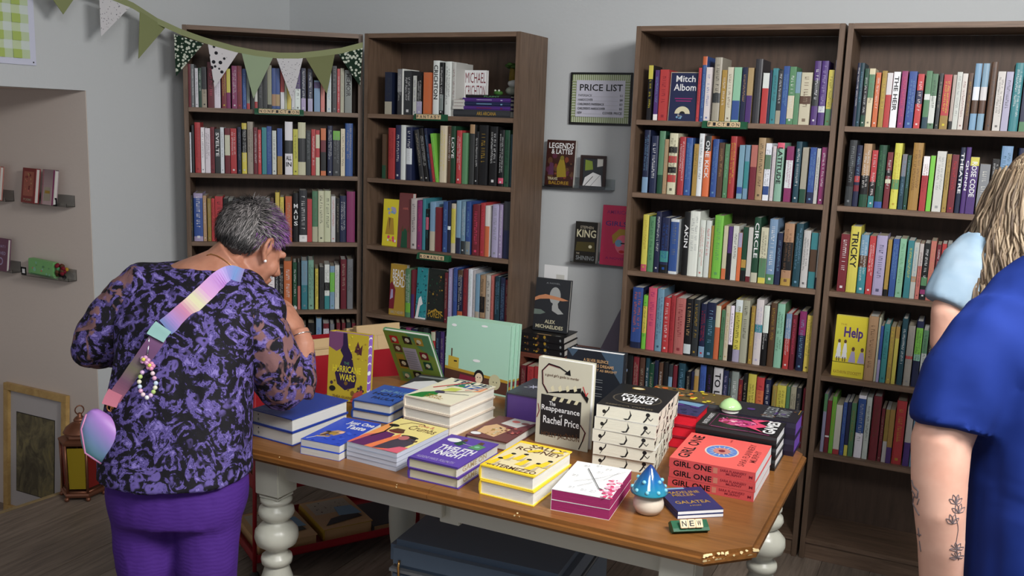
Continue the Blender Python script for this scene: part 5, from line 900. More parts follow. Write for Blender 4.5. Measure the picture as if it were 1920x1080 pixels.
def head(parent, M, s=1.0, skin=SKIN, neck_to=None, neck_r=.052):
    mb = MB(); MS = M @ Matrix.Scale(s, 4)
    E = lambda c, r: mb.ell(c, r, 'W', MS, 20, 14)
    E((0, -.014, .035), (.074, .096, .086)); E((0, .030, -.02), (.060, .064, .088)); E((0, .034, -.076), (.046, .05, .036)); E((0, .074, -.094), (.021, .02, .018))
    E((.036, .058, -.03), (.026, .026, .028)); E((-.036, .058, -.03), (.026, .026, .028))
    mb.tube([(-.042, .080, .018), (-.02, .092, .024), (.02, .092, .024), (.042, .080, .018)], .0105, n=8, M=MS)
    mb.tube([(0, .094, .016), (0, .104, -.004), (0, .117, -.026), (0, .106, -.034)], [.008, .009, .013, .010], n=10, M=MS)
    E((.012, .102, -.032), (.009, .010, .008)); E((-.012, .102, -.032), (.009, .010, .008))
    mb.tube([(-.024, .086, -.060), (-.010, .098, -.056), (0, .099, -.058), (.010, .098, -.056), (.024, .086, -.060)], [.004, .007, .0065, .007, .004], n=8, M=MS)
    mb.tube([(-.020, .086, -.067), (0, .098, -.070), (.020, .086, -.067)], [.004, .008, .004], n=8, M=MS)
    for sx in (-1, 1):
        mb.tube([(sx*.070, .018, -.028), (sx*.076, .006, -.034), (sx*.080, -.006, -.022), (sx*.086, -.016, 0), (sx*.086, -.014, .018), (sx*.080, -.002, .028), (sx*.074, .012, .020), (sx*.070, .016, .004)], [.006, .007, .006, .0055, .0055, .0055, .005, .004], n=8, M=MS)
        E((sx*.074, .0, -.002), (.008, .016, .026))
    if neck_to is not None:
        b_ = MS @ Vector((0, -.028, -.045)); mb.tube([b_, b_.lerp(neck_to, .5), neck_to], [neck_r, neck_r, neck_r*1.25], n=16)
    return mb
def hand(mb, W_, D_, P_, s=1.0, curl=.5, side=1, spread=.18):
    """palm from wrist W_, pointing D_, palm normal P_ ; four fingers and a thumb as tapering bent chains"""
    D_ = D_.normalized(); P_ = (P_-D_*P_.dot(D_)).normalized(); X_ = D_.cross(P_)*side
    f = lambda x, d, p: W_+(X_*x+D_*d+P_*p)*s
    n = 12
    rg = [ring(f(0, -.02, 0), X_*.026*s, P_*.020*s, n), ring(f(0, .01, 0), X_*.030*s, P_*.016*s, n), ring(f(0, .05, 0), X_*.041*s, P_*.014*s, n), ring(f(0, .085, 0), X_*.040*s, P_*.012*s, n), ring(f(0, .093, 0), X_*.034*s, P_*.008*s, n)]
    mb.loft(rg)
    for i, (x, ln_) in enumerate(((-.030, .070), (-.010, .080), (.010, .074), (.029, .058))):
        b0 = f(x, .078, 0); a_ = 0; pts = [b0]; dv = (D_+X_*(x*spread*12*.1)).normalized()
        for seg in (.42, .32, .26):
            a_ += curl*(.55 if seg == .42 else .75)
            pts.append(pts[-1]+(dv*cos(a_)+P_*sin(a_))*ln_*seg*s)
        mb.tube(pts, [.0098*s, .0090*s, .0080*s, .0066*s], n=8); mb.ell(pts[-1], (.0066*s,)*3, n=8, m=6)
    t0 = f(-.026, .022, .006); t1 = f(-.050, .048, .014); t2 = f(-.058, .074, .022); t3 = f(-.052, .096, .030)
    mb.tube([t0, t1, t2, t3], [.016*s, .0125*s, .0105*s, .0085*s], n=8); mb.ell(t3, (.0085*s,)*3, n=8, m=6)
def bvh(*obs):
    vs = []; fs = []
    for o in obs:
        k = len(vs); vs += [v.co.copy() for v in o.data.vertices]; fs += [[k+i for i in p.vertices] for p in o.data.polygons]
    return BVHTree.FromPolygons(vs, fs)
def hit(bv, px, py, off=.004):
    d = ray(px, py).normalized(); p_, n_, i_, ds = bv.ray_cast(CP, d)
    return (p_+n_*off, n_) if p_ is not None else (None, None)

# --- the woman in purple
w1 = empty('person', (0, 0, 0), 'person in a purple and black floral blouse and purple trousers bending over the table', 'person')
def lace(name, sheer):
    m = mat(name, None, .75, spec=.25); v = coords(m)
    n1 = noise(m, v, 19, 3, .55, 2.4); n2 = noise(m, v, 55, 3, .6, .8); vo = N(m, 'ShaderNodeTexVoronoi'); vo.inputs['Scale'].default_value = 26
    mx = N(m, 'ShaderNodeVectorMath', operation='MULTIPLY_ADD'); nv = N(m, 'ShaderNodeTexNoise'); nv.inputs['Scale'].default_value = 18; L(m, v, nv.inputs['Vector'])
    mx.inputs[1].default_value = (.05, .05, .05); L(m, nv.outputs['Color'], mx.inputs[0]); L(m, v, mx.inputs[2]); L(m, mx.outputs[0], vo.inputs['Vector'])
    add = N(m, 'ShaderNodeMath', operation='MULTIPLY_ADD'); L(m, n2, add.inputs[0]); add.inputs[1].default_value = .55; L(m, n1, add.inputs[2])
    flower = ramp(m, add.outputs[0], [(.75, rgb(17, 15, 22)), (.80, rgb(44, 37, 76)), (.84, rgb(108, 94, 160)), (.89, rgb(58, 48, 106)), (.95, rgb(126, 112, 178))])
    ln2 = ramp(m, vo.outputs['Distance'], [(.0, (0, 0, 0)), (.16, (0, 0, 0)), (.24, (1, 1, 1)), (.34, (1, 1, 1)), (.42, (0, 0, 0))])
    big = noise(m, v, 7, 2); bg_ = ramp(m, big, [(.47, (0, 0, 0)), (.55, (1, 1, 1))])
    mm = N(m, 'ShaderNodeMix', data_type='RGBA', blend_type='MULTIPLY'); mm.inputs[0].default_value = 1; L(m, ln2, mm.inputs[6]); L(m, bg_, mm.inputs[7])
    m2 = N(m, 'ShaderNodeMix', data_type='RGBA'); L(m, mm.outputs[2], m2.inputs[0]); L(m, flower, m2.inputs[6]); m2.inputs[7].default_value = (*rgb(96, 82, 146), 1)
    out = m2.outputs[2]
    if sheer:
        n3 = noise(m, v, 22, 2, .5, 1.2); rr = ramp(m, n3, [(.50, (0, 0, 0)), (.58, (1, 1, 1))])
        m3 = N(m, 'ShaderNodeMix', data_type='RGBA'); L(m, rr, m3.inputs[0]); L(m, out, m3.inputs[6]); m3.inputs[7].default_value = (*rgb(122, 88, 88), 1); out = m3.outputs[2]
    L(m, out, bs(m)); bump(m, n2, .25, .004); return m
LACE, SHEER = lace('floral_blouse_fabric', 0), lace('sheer_sleeve_fabric', 1)
PANT = mat('ribbed_purple_fabric', rgb(72, 38, 122), .75, spec=.2)
wv = N(PANT, 'ShaderNodeTexWave'); wv.inputs['Scale'].default_value = 30; wv.inputs['Distortion'].default_value = 7; wv.inputs['Detail'].default_value = 2; wv.bands_direction = 'Z'
L(PANT, coords(PANT), wv.inputs['Vector']); bump(PANT, wv.outputs['Fac'], .12, .003)
# trousers
mb = MB()
mb.loft(bands([(334, 800, 112, .12, 2.42), (334, 850, 122, .13, 2.42), (334, 900, 129, .13, 2.42), (334, 935, 128, .13, 2.42), (334, 965, 120, .125, 2.42)]))
GZ = .07
def leg_chain(mb, top, mid, knee_z, foot):
    mb.tube([top, mid, Vector((foot.x, foot.y+.01, knee_z)), Vector((foot.x, foot.y-.015, knee_z-.14)), Vector((foot.x, foot.y, .09))], [.088, .079, .058, .056, .040], n=18)
fl_, fr_ = at(275, 1080, 2.42), at(388, 1080, 2.42)
fl_.z = fr_.z = 0
leg_chain(mb, at(271, 925, 2.41), at(277, 1060, 2.42), .40, fl_); leg_chain(mb, at(390, 925, 2.41), at(388, 1060, 2.42), .40, fr_)
mb.ell(at(276, 950, 2.40), (.078, .09, .085), n=18, m=12); mb.ell(at(394, 952, 2.40), (.078, .09, .085), n=18, m=12)
fuse(mb, 'trousers', PANT, w1, .009, 8, fn=displace_folds(.003, 26))
for f_ in (fl_, fr_):
    sh = MB(); sh.loft([ring(Vector((f_.x, f_.y, 0))+HF*.05+ZZ*z, HR*a_, HF*b_, 18, 2.4) for z, a_, b_ in ((.0, .046, .125), (.02, .05, .13), (.045, .046, .122))]+[ring(Vector((f_.x, f_.y, 0))+HF*(-.0)+ZZ*.075, HR*.04, HF*.07, 18), ring(Vector((f_.x, f_.y, 0))+HF*(-.02)+ZZ*.105, HR*.042, HF*.046, 18)])
    sh.build('shoe', mat('black_shoe', 'd', .5), w1)
# blouse: body with a flared hem, open neckline
mb = MB()
mb.loft(bands([(332, 886, 139, .165, 2.42), (331, 860, 138, .155, 2.42), (333, 815, 136, .145, 2.42), (338, 760, 132, .14, 2.43), (343, 705, 128, .135, 2.45), (350, 650, 130, .13, 2.47), (357, 600, 138, .128, 2.49), (364, 555, 140, .122, 2.52), (366, 522, 128, .112, 2.54), (366, 502, 106, .10, 2.55), (372, 496, 92, .092, 2.555)]))
mb.ell(at(272, 545, 2.53), (.078, .078, .075), n=18, m=12); mb.ell(at(478, 585, 2.53), (.085, .085, .08), n=18, m=12)
body = fuse(mb, 'blouse', LACE, w1, .009, 10, fn=displace_folds(.006, 15))
# sleeves: gathered, loose at the elbow
mb = MB()
mb.tube([at(290, 530, 2.52), at(248, 568, 2.51), at(208, 612, 2.50), at(182, 642, 2.50), at(178, 652, 2.52), at(212, 652, 2.62), at(245, 640, 2.70)], [.076, .080, .074, .066, .060, .052, .040], n=20)
mb.ell(at(172, 655, 2.50), (.054, .054, .050), n=16, m=10)
slL = fuse(mb, 'sleeve', SHEER, w1, .008, 6, fn=displace_folds(.006, 24))
mb = MB()
mb.tube([at(462, 588, 2.52), at(490, 628, 2.52), at(512, 678, 2.54), at(528, 722, 2.57), at(543, 742, 2.6)], [.082, .078, .079, .070, .060], n=20)
mb.tube([at(545, 741, 2.6), at(554, 712, 2.61), at(562, 680, 2.62), at(567, 660, 2.62), at(569, 650, 2.62)], [.061, .058, .046, .036, .031], n=18)
slR = fuse(mb, 'sleeve', SHEER, w1, .008, 6, fn=displace_folds(.006, 24))
# head, neck, hands as one skin
yf = radians(50); pf_ = radians(33)
Fd = (HR*cos(yf)*cos(pf_)+HF*sin(yf)*cos(pf_)-ZZ*sin(pf_)).normalized()
Up = (ZZ*cos(pf_)+(HR*cos(yf)+HF*sin(yf))*sin(pf_)+HF*.10).normalized(); Xr = Fd.cross(Up).normalized(); Up = Xr.cross(Fd).normalized()
hc = at(470, 462, 2.60)
HM = Matrix(((Xr.x, Fd.x, Up.x, hc.x), (Xr.y, Fd.y, Up.y, hc.y), (Xr.z, Fd.z, Up.z, hc.z), (0, 0, 0, 1)))
mb = head(w1, HM, 1.0, SKIN, at(395, 520, 2.57), .061)
mb.loft([ring(at(378, 530, 2.55), HR*.125, HF*.08, 20), ring(at(388, 505, 2.553), HR*.120, HF*.086, 20), ring(at(400, 490, 2.56), HR*.088, HF*.075, 20), ring(at(424, 474, 2.575), HR*.062, HF*.062, 20)])
mb.loft([ring(at(440, 545, 2.56), HR*.075, HF*.06, 20), ring(at(430, 520, 2.575), HR*.062, HF*.055, 20)])
# forearm shows between cuff and hand; the hand is raised to the face
mb.tube([at(566, 672, 2.62), at(568, 645, 2.62), at(560, 620, 2.63)], [.036, .032, .028], n=14)
wr = at(560, 622, 2.63); tgt = at(530, 570, 2.66)
hand(mb, wr, (tgt-wr), (HR*-.6+HF*.3+ZZ*-.1), .95, .32, 1)
mb.tube([at(240, 642, 2.69), at(262, 636, 2.75)], [.03, .026], n=12)
hand(mb, at(262, 636, 2.75), HR*1+HF*.5, ZZ*-1, .95, .7, -1)
mb.tube([at(566, 672, 2.62), at(548, 738, 2.60), at(505, 660, 2.55), at(462, 590, 2.53), at(390, 560, 2.54), at(290, 545, 2.53), at(215, 612, 2.51), at(185, 655, 2.53), at(240, 642, 2.69)], .034, n=10)
mb.tube([at(385, 530, 2.55), at(360, 700, 2.46)], .07, n=12)
skin = fuse(mb, 'body', SKIN, w1, .0042, 3)
for sx in (-1, 1):
    MB().ell((sx*.029, .066, .004), (.0125, .011, .0105), 'W', HM, 14, 10).ell((sx*.029, .076, .003), (.005, .002, .005), 'k', HM, 8, 6).build('eye', M_PRINT, w1)
# short hair: scalp cap plus thousands of short strands
def hairline(p):      # head coordinates
    x, y, z = p
    if y > .060 and z < .075: return False
    if z < -.062+max(0, (y+.05))*1.15: return False
    if abs(x) > .058 and y > -.02 and z < .018: return False
    return True
def hair(parent, HM, n, ln_, dirf, colf, width, seed, cap_c, cap=True, s=1.0):
    rr = random.Random(seed); mb = MB(); cnt = 0; HR3 = HM.to_3x3()
    if cap:
        cm_ = MB(); nn, mm_ = 36, 26; rg = []
        for j in range(mm_+1):
            th_ = pi*j/mm_; rg.append([Vector((.0785*sin(th_)*cos(2*pi*k/nn), -.014+.1005*sin(th_)*sin(2*pi*k/nn), .035+.0915*cos(th_))) for k in range(nn)])
        vs = [v for r_ in rg for v in r_]; fs = []
        for j in range(mm_):
            for k in range(nn):
                q = (j*nn+k, (j+1)*nn+k, (j+1)*nn+(k+1) % nn, j*nn+(k+1) % nn)
                if all(hairline(vs[i]) for i in q): fs.append(q)
        cc_ = [colf(vs[f[0]], rr, True) for f in fs]
        cm_.add(vs, fs, cc_, HM @ Matrix.Scale(s, 4), True)
        cm_.add([Vector((v.x*.97, -.014+(v.y+.014)*.97, .035+(v.z-.035)*.97)) for v in vs], [tuple(reversed(f)) for f in fs], cc_, HM @ Matrix.Scale(s, 4), True)
        cm_.build('hair_cap', HAIRM, parent)
    while cnt < n:
        th_ = math.acos(rr.uniform(-.75, 1)); ph = rr.uniform(0, 2*pi)
        p_ = Vector((.078*sin(th_)*cos(ph), -.014+.100*sin(th_)*sin(ph), .035+.091*cos(th_)))
        if not hairline(p_): continue
        nr = Vector((p_.x/.078**2, (p_.y+.014)/.1**2, (p_.z-.035)/.091**2)).normalized()
        dv = dirf(p_, nr, rr); l_ = ln_*rr.uniform(.7, 1.25)
        if p_.z < -.01: l_ *= .55
        sd = dv.cross(nr).normalized()*width*.5; c_ = colf(p_, rr, False)
        a_ = p_; b_ = p_+dv*l_*.5+nr*l_*.16; e_ = p_+dv*l_+nr*l_*.1
        mb.add([a_-sd, a_+sd, b_-sd, b_+sd, e_], [(0, 1, 3, 2), (2, 3, 4)], c_, HM @ Matrix.Scale(s, 4)); cnt += 1
    return mb.build('hair', HAIRM, parent)
HAIRM = vcol('hair_strands', .5, .35)
def d1(p, nr, rr):
    f = Vector((0, .55, -.25)) if p.z > .03 or p.y > 0 else Vector((0, -.25, -1))
    if p.y < -.06: f = Vector((0, -.1, -1))
    v = f-nr*f.dot(nr)+nr*.14+Vector((rr.uniform(-.28, .28), rr.uniform(-.28, .28), rr.uniform(-.15, .25))); return v.normalized()
def c1f(p, rr, cap):
    pur = min(1, max(0, (p.y+.055)/.09))*min(1, max(0, (p.z+.02)/.04))
    g = rgb(58, 54, 56) if cap else rgb(*((lambda q: (q, q*.96, q*.95))(rr.choice([44, 62, 84, 104, 128, 150]) if p.z > 0 else rr.choice([30, 38, 52, 70]))))
    u = rgb(82, 46, 96) if cap else rgb(*rr.choice([(96, 56, 116), (124, 74, 140), (140, 96, 150), (70, 40, 84), (120, 90, 120)]))
    t_ = 1 if (rr.random() < pur) else 0
    return tuple(a_*(1-t_)+b_*t_ for a_, b_ in zip(g, u))
hair(w1, HM, 9000, .024, d1, c1f, .0016, 5, 'd')
# jewellery
bv = bvh(skin)
nk = [p_ for p_ in (hit(bv, x, y, .0022)[0] for x, y in ((388, 480), (396, 477), (408, 480), (420, 487), (430, 495), (440, 505), (448, 516), (455, 527))) if p_]
if len(nk) > 3: MB().tube(nk, .0013, n=6).build('necklace', M_BRASS, w1)
for x, y in ((443, 507), (448, 514), (453, 521)):
    p_, n_ = hit(bv, x, y, .003)
    if p_: MB().ell(p_, (.0032, .0032, .0045), 'W').build('necklace_bead', M_PRINT, w1)
ep = HM @ Vector((.080, .008, -.036)); MB().ell(ep, (.0045,)*3, 'W').build('earring', mat('pearl', rgb(230, 224, 220), .15, coat=.4), w1)
ba = wr+(at(568, 645, 2.62)-wr)*.4; ax_ = (at(568, 645, 2.62)-wr).normalized(); o1 = ax_.orthogonal().normalized(); o2 = ax_.cross(o1)
MB().tube([ba+(o1*cos(k_*pi/8)+o2*sin(k_*pi/8))*.0315 for k_ in range(16)], .0016, n=6, closed=True).build('bracelet', mat('silver_wire', rgb(220, 220, 220), .2, 1), w1)
# --- the bag she carries
RAIN = vcol('pastel_rainbow_nylon', .45, .5)
bag = empty('crossbody_bag', (0, 0, 0), 'pastel rainbow crossbody bag worn on the back of the person in purple', 'bag')
bv = bvh(body, skin, slL)
def ribbon(pts, wd, cols, name, th=.002, off=.008):
    P_ = []
    for x, y in pts:
        p_, n_ = hit(bv, x, y, off)
        if p_ is None: p_ = at(x, y, 2.33)
        P_.append(p_)
    for _ in range(3):
        P_ = [P_[0]]+[(P_[i-1]+P_[i]*2+P_[i+1])/4 for i in range(1, len(P_)-1)]+[P_[-1]]
    mb = MB(); pr_ = None
    for i, p_ in enumerate(P_):
        d_ = (P_[min(i+1, len(P_)-1)]-P_[max(i-1, 0)]).normalized(); v_ = (CP-p_).normalized(); s_ = d_.cross(v_).normalized()*wd/2; nrm_ = s_.cross(d_).normalized()*th
        q = [p_-s_-nrm_, p_+s_-nrm_, p_+s_+nrm_, p_-s_+nrm_]
        if pr_: mb.add(pr_+q, [(j, (j+1) % 4, 4+(j+1) % 4, 4+j) for j in range(4)], cols(i/(len(P_)-1)))
        pr_ = q
    mb.c = [tuple(x*.78 for x in c_) for c_ in mb.c]; mb.build(name, RAIN, bag, flip=True); return P_
def seg(stops):
    def f(t_):
        for (a_, ca), (b_, cb_) in zip(stops, stops[1:]):
            if t_ <= b_:
                k_ = (t_-a_)/(b_-a_); return tuple(x*(1-k_)+y*k_ for x, y in zip(ca, cb_))
        return stops[-1][1]
    return f
def path(pts, n):
    out = []
    for i in range(n+1):
        t_ = i/n*(len(pts)-1); k_ = min(int(t_), len(pts)-2); f_ = t_-k_
        out.append((pts[k_][0]*(1-f_)+pts[k_+1][0]*f_, pts[k_][1]*(1-f_)+pts[k_+1][1]*f_))
    return out
ribbon(path([(452, 524), (432, 516), (410, 528), (385, 552), (360, 576), (335, 598), (312, 616)], 36), .046, seg([(0, rgb(150, 130, 190)), (.12, rgb(120, 160, 220)), (.3, rgb(176, 120, 206)), (.5, rgb(196, 130, 190)), (.62, rgb(204, 206, 150)), (.75, rgb(200, 120, 160)), (.9, rgb(150, 110, 190)), (1, rgb(110, 130, 190))]), 'strap')
ribbon(path([(300, 632), (284, 656), (266, 684), (248, 710), (232, 732), (220, 752)], 26), .040, seg([(0, rgb(120, 70, 120)), (.3, rgb(110, 70, 110)), (.5, rgb(110, 104, 84)), (.7, rgb(110, 70, 96)), (1, rgb(160, 96, 120))]), 'strap')
ribbon(path([(310, 616), (303, 624), (295, 636)], 8), .046, lambda t_: rgb(150, 196, 190), 'buckle', .007, .014)
ribbon(path([(226, 738), (220, 748), (214, 762)], 6), .036, lambda t_: rgb(206, 120, 140), 'strap_tab', .003, .016)
# pouch hanging at her left side
pc = at(186, 820, 2.33)
mb = MB(); fd_ = (HR*.55-HF*.83).normalized(); sd_ = (HR*.83+HF*.55).normalized()
rg = []
for k_ in range(15):
    t_ = -1+2*k_/14; z_ = .072*t_; hw_ = .058*max(.05, (1-abs(t_)**2.6))**.5*(1-.28*t_); 
    rg.append(ring(pc+ZZ*z_+HR*(-.02*t_+.012), HR*hw_, HF*.028*max(.2, (1-t_*t_))**.5, 20, 2.2))
def pouchc(me):
    a_ = me.color_attributes.new('Col', 'FLOAT_COLOR', 'POINT')
    for i, v in enumerate(me.vertices):
        q = v.co-pc; t_ = q.z*6.5+q.dot(HR)*7; c_ = seg([(-1.2, rgb(90, 170, 170)), (-.4, rgb(110, 180, 184)), (0, rgb(130, 150, 196)), (.4, rgb(164, 120, 196)), (.9, rgb(186, 120, 180)), (1.4, rgb(150, 110, 190))])(max(-1.19, min(1.39, t_))); a_.data[i].color = (*c_, 1)
mb.loft(rg); fuse(mb, 'pouch', RAIN, bag, .005, 5, fn=pouchc)
MB().tube([pc+ZZ*.066+HR*-.02-HF*.02, pc+ZZ*.03+HR*-.030-HF*.030, pc-ZZ*.03+HR*-.022-HF*.032, pc-ZZ*.062+HR*.01-HF*.018], .0022, rgb(200, 130, 170), n=6).build('zip_piping', RAIN, bag)
for x, y in ((212, 757), (207, 764), (214, 768)):
    MB().tube([at(x, y, 2.33)+HR*.008*cos(k_*pi/5)+ZZ*.010*sin(k_*pi/5) for k_ in range(10)], .0025, n=6, closed=True).build('metal_ring', M_BRASS, bag)
# bead charm hanging from the buckle
chm = empty('bead_charm', (0, 0, 0), 'pastel bead charm with pink flowers hanging from the bag buckle', 'charm')
def onback(x, y, off=.012):
    p_, n_ = hit(bv, x, y, off); return p_ if p_ else at(x, y, 2.30)
MB().tube([onback(286, 636, .02), onback(284, 646), onback(283, 656), onback(281, 668)], .002, n=6).build('clasp_cord', mat('silver_clasp', rgb(200, 200, 206), .2, 1), chm)
PB = vcol('pearl_beads', .15, .6, .4)
for cx_, cy_, c in ((277, 678, (206, 150, 190)), (287, 690, (214, 140, 176))):
    fm = MB()
    for k_ in range(5): fm.ell(onback(cx_+5*cos(k_*2*pi/5), cy_+5*sin(k_*2*pi/5), .014), (.0062,)*3, rgb(*c), n=8, m=6)
    fm.ell(onback(cx_, cy_, .02), (.005,)*3, rgb(214, 204, 90), n=8, m=6); fm.build('flower_bead', PB, chm)
bc = [(226, 200, 206), (214, 160, 190), (190, 206, 226), (226, 222, 196), (176, 200, 120), (206, 170, 210), (226, 226, 226)]
bp_ = [(290, 703), (293, 711), (295, 720), (294, 729), (290, 737), (285, 743), (279, 747), (273, 742), (269, 735), (267, 727), (266, 718), (268, 709), (271, 701)]
for i, (x, y) in enumerate(bp_):
    MB().ell(onback(x, y, .012), (.0058,)*3, rgb(*bc[i % 7]), n=10, m=8).build('bead', PB, chm)

# --- person in the royal blue T-shirt, right edge, close to the camera
w2 = empty('person', (0, 0, 0), 'person in a royal blue T-shirt with a tattooed arm, nearest the camera', 'person')
BLUE = mat('royal_blue_cotton', rgb(20, 40, 106), .85, spec=.15); bump(BLUE, noise(BLUE, coords(BLUE), 5, 2, .4, .6), .35, .05)
D0 = 1.68
mb = MB()
mb.loft(bands([(2012, 1180, 196, .13, D0), (2014, 1080, 196, .135, D0), (2016, 960, 196, .135, D0), (2016, 850, 196, .13, D0), (2014, 760, 196, .13, D0), (2012, 680, 196, .125, D0), (2010, 610, 180, .115, D0), (2008, 570, 160, .10, D0), (2006, 530, 124, .085, D0), (2006, 492, 84, .07, D0), (2006, 478, 66, .062, D0)]))
mb.ell(at(1890, 605, D0), (.070, .07, .068), n=16, m=12)
mb.tube([at(1895, 596, D0), at(1858, 645, D0-.01), at(1817, 715, D0-.02), at(1784, 788, D0-.03), at(1778, 806, D0-.03)], [.076, .080, .077, .072, .072], n=22)
mb.tube([at(2130, 585, D0), at(2200, 700, D0), at(2230, 800, D0)], [.085, .08, .07], n=20)
tee = fuse(mb, 'tshirt', BLUE, w2, .009, 7, fn=displace_folds(.012, 10))
mb = MB()
mb.tube([at(1790, 760, D0-.02), at(1764, 830, D0-.03), at(1761, 900, D0-.03), at(1762, 960, D0-.03), at(1764, 1020, D0-.02), at(1764, 1080, D0), at(1770, 1180, D0+.04), at(1782, 1280, D0+.08)], [.052, .0505, .047, .043, .039, .037, .034, .026], n=20)
hand(mb, at(1782, 1280, D0+.08), -ZZ+HR*.05, HR, 1.0, .35, 1)
mb.tube([at(2225, 780, D0), at(2240, 950, D0), at(2235, 1100, D0+.03), at(2220, 1260, D0+.06)], [.05, .045, .038, .026], n=18)
hand(mb, at(2220, 1260, D0+.06), -ZZ, -HR, 1.0, .35, -1)
h2 = at(2006, 400, D0); X2, F2 = HR, HF
HM2 = Matrix(((X2.x, F2.x, 0, h2.x), (X2.y, F2.y, 0, h2.y), (X2.z, F2.z, 1, h2.z), (0, 0, 0, 1)))
h2b = at(2012, 372, D0); HM2.translation = h2b
hb = head(w2, HM2, .8, SKIN2, at(2006, 500, D0), .05); o_ = len(mb.v); mb.v += hb.v; mb.f += [[o_+i for i in f] for f in hb.f]; mb.c += hb.c; mb.sm += hb.sm
mb.tube([at(1790, 760, D0-.02), at(1880, 605, D0), at(2006, 570, D0), at(2140, 605, D0), at(2225, 785, D0)], .042, n=12); mb.tube([at(2006, 480, D0), at(2012, 800, D0)], .07, n=12)
arm2 = fuse(mb, 'body', SKIN2, w2, .006, 4)
hair(w2, HM2, 2500, .03, d1, lambda p, rr, cap: rgb(*rr.choice([(70, 48, 34), (92, 64, 44), (54, 38, 30)])), .003, 8, 'B', True, .8)
mb = MB()
for sx, zf in ((-1, 0), (1, 0)):
    b_ = at(2012+sx*95, 1180, D0); g_ = Vector((b_.x, b_.y, 0))
    mb.tube([b_, b_.lerp(g_, .45), g_+ZZ*.3, g_+ZZ*.05], [.10, .085, .06, .055], n=18)
mb.loft(bands([(2012, 1130, 178, .12, D0), (2012, 1200, 186, .13, D0), (2012, 1260, 170, .12, D0)]))
fuse(mb, 'trousers', mat('dark_denim', rgb(30, 34, 46), .8), w2, .012, 6)
for sx in (-1, 1):
    b_ = at(2012+sx*95, 1180, D0); g_ = Vector((b_.x, b_.y, 0))
    MB().loft([ring(g_+HF*.05+ZZ*z, HR*a_, HF*b2, 18, 2.4) for z, a_, b2 in ((.0, .05, .135), (.03, .052, .138), (.07, .045, .11), (.1, .04, .07))]).build('shoe', mat('white_trainer', 'w', .5), w2)
# tattoos: drawn lines lying on the skin
bv = bvh(arm2); INK = mat('tattoo_ink', rgb(104, 92, 94), .6)
tt = MB()
def tl(pts, r=.0011, target=None):
    P_ = [q for q in (hit(bv, x, y, .0003)[0] for x, y in path(pts, max(6, len(pts)*3))) if q]
    if len(P_) > 2: (target or tt).tube(P_, r, n=5)
tl([(1710, 900), (1713, 912), (1722, 920), (1720, 934), (1714, 930), (1712, 944), (1718, 956), (1724, 966)], .0016)
tl([(1709, 918), (1716, 928)], .0014); tl([(1724, 934), (1720, 946)], .0012)
tl([(1722, 990), (1724, 1006)], .0015); tl([(1720, 1002), (1727, 1003)], .0013); tl([(1724, 1014), (1727, 1034)], .0012)
for cx_, cy_ in ((1792, 945), (1786, 982), (1797, 962)):
    for a_ in (70, 110, 150, 35): 
        x2, y2 = cx_+15*cos(radians(a_)), cy_-20*sin(radians(a_)); nx_, ny_ = 4*sin(radians(a_)), 4*cos(radians(a_))
        tl([(cx_, cy_), ((cx_+x2)/2+nx_, (cy_+y2)/2+ny_), (x2, y2), ((cx_+x2)/2-nx_, (cy_+y2)/2-ny_), (cx_, cy_)], .0007)
tl([(1795, 930), (1790, 960), (1797, 990), (1792, 1020), (1797, 1050)], .0007)
for cy_ in (1030, 1046):
    for a_ in (100, 140, 180, 60, 20): 
        x2, y2 = 1794+14*cos(radians(a_)), cy_-14*sin(radians(a_)); tl([(1794, cy_), ((1794+x2)/2+3, (cy_+y2)/2+3), (x2, y2), ((1794+x2)/2-3, (cy_+y2)/2-2), (1794, cy_)], .0007)
tt.build('arm_tattoo', INK, w2)

# --- person in the pale blue T-shirt with long wavy hair, between her and the bookcase
w3 = empty('person', (0, 0, 0), 'person with long wavy blonde hair and a pale blue T-shirt facing the far right bookcase', 'person')
PALE = mat('pale_tie_dye_cotton', None, .85, spec=.15); L(PALE, ramp(PALE, noise(PALE, coords(PALE), 5, 3, .5, 1.2), [(.3, rgb(112, 142, 166)), (.6, rgb(146, 166, 182)), (.75, rgb(172, 182, 190))]), bs(PALE))
D3 = 2.5
mb = MB()
mb.loft(bands([(1938, 900, 150, .13, D3), (1938, 800, 145, .13, D3), (1938, 680, 142, .13, D3), (1938, 580, 142, .125, D3), (1936, 500, 140, .115, D3), (1934, 455, 124, .10, D3), (1932, 428, 84, .08, D3), (1930, 414, 50, .06, D3)]))
mb.tube([at(1850, 470, D3), at(1815, 500, D3), at(1788, 545, D3), at(1774, 572, D3)], [.075, .076, .068, .062], n=20)
mb.tube([at(2020, 470, D3), at(2060, 540, D3)], [.075, .06], n=20)
fuse(mb, 'tshirt', PALE, w3, .009, 6, fn=displace_folds(.006, 15))
mb = MB()
mb.tube([at(1790, 545, D3), at(1778, 585, D3), at(1774, 640, D3+.02), at(1792, 700, D3+.1), at(1815, 735, D3+.18)], [.045, .044, .042, .036, .028], n=16)
hand(mb, at(1815, 735, D3+.18), HR*.4+HF*1-ZZ*.1, HR, .95, .5, 1)
mb.tube([at(2055, 530, D3), at(2068, 640, D3), at(2060, 760, D3)], [.044, .04, .028], n=16); hand(mb, at(2060, 760, D3), -ZZ, -HR, .95, .4, -1)
h3 = at(1942, 370, D3-.04); HM3 = Matrix(((HR.x, HF.x, 0, h3.x), (HR.y, HF.y, 0, h3.y), (0, 0, 1, h3.z), (0, 0, 0, 1)))
hb = head(w3, HM3, .95, SKIN2, at(1932, 440, D3), .05); o_ = len(mb.v); mb.v += hb.v; mb.f += [[o_+i for i in f] for f in hb.f]; mb.c += hb.c; mb.sm += hb.sm
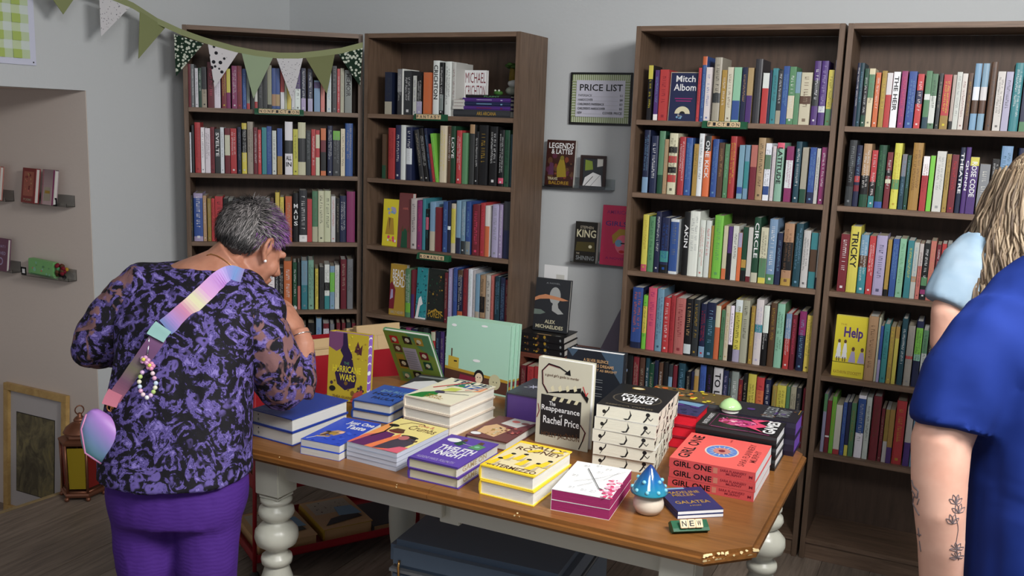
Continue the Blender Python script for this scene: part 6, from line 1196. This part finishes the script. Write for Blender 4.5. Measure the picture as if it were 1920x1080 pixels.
mb.tube([at(1790, 545, D3), at(1850, 480, D3), at(1932, 470, D3), at(2020, 480, D3), at(2055, 535, D3)], .036, n=12); mb.tube([at(1932, 430, D3), at(1938, 700, D3)], .06, n=12)
fuse(mb, 'body', SKIN2, w3, .007, 4)
mb = MB(); g3 = at(1938, 900, D3); g3.z = 0
for sx in (-1, 1): mb.tube([at(1938+sx*70, 900, D3), g3+HR*sx*.1+ZZ*.4, g3+HR*sx*.1+ZZ*.05], [.1, .065, .055], n=16)
mb.loft(bands([(1938, 870, 138, .12, D3), (1938, 950, 138, .125, D3)]))
fuse(mb, 'trousers', mat('black_leggings', 'd', .8), w3, .012, 6)
for sx in (-1, 1): MB().loft([ring(g3+HR*sx*.1+HF*.05+ZZ*z, HR*a_, HF*b2, 18, 2.4) for z, a_, b2 in ((.0, .046, .13), (.03, .048, .132), (.07, .042, .1), (.1, .04, .07))]).build('shoe', mat('dark_trainer', 'd', .5), w3)
# long wavy locks
mb = MB(); rr = random.Random(21); MS3 = HM3
for i in range(900):
    ph = rr.uniform(radians(175), radians(365)); th_ = math.acos(rr.uniform(-.2, 1))
    p0 = Vector((.084*sin(th_)*cos(ph), -.014+.105*sin(th_)*sin(ph), .035+.096*cos(th_)))
    if i % 5 == 0: p0 = Vector((.088*(-1 if rr.random() < .6 else 1), rr.uniform(-.05, .05), rr.uniform(-.02, .08)))
    out_ = Vector((p0.x, p0.y+.014, 0)); out_ = out_.normalized() if out_.length > .01 else Vector((rr.uniform(-1, 1), -1, 0)).normalized()
    ln_ = rr.uniform(.30, .42)+p0.z; am, fq, p1_ = rr.uniform(.006, .016), rr.uniform(34, 52), rr.uniform(0, 6); side_ = Vector((-out_.y, out_.x, 0)); pts = []
    nseg = 12
    for k_ in range(nseg+1):
        t_ = k_/nseg; dz = ln_*t_; wv_ = am*min(1, t_*3)
        ex = .018*sin(min(1, t_*2.2)*pi/2)+.075*t_
        base = p0+out_*ex
        pull = 1-.0*t_
        pts.append(Vector((base.x*pull, base.y, p0.z-dz))+side_*wv_*sin(fq*dz+p1_)+out_*wv_*.7*cos(fq*dz+p1_))
    c_ = rgb(*rr.choice([(138, 120, 98), (118, 100, 80), (96, 80, 64), (160, 142, 118), (76, 62, 50), (126, 110, 90)]))
    mb.tube(pts, [.0034]*(nseg-2)+[.003, .002, .001], c_, n=5, M=MS3)
mb.build('hair', HAIRM, w3)
MB().ell((0, -.014, .035), (.083, .104, .095), rgb(120, 98, 74), HM3, 24, 16).build('hair_cap', HAIRM, w3)
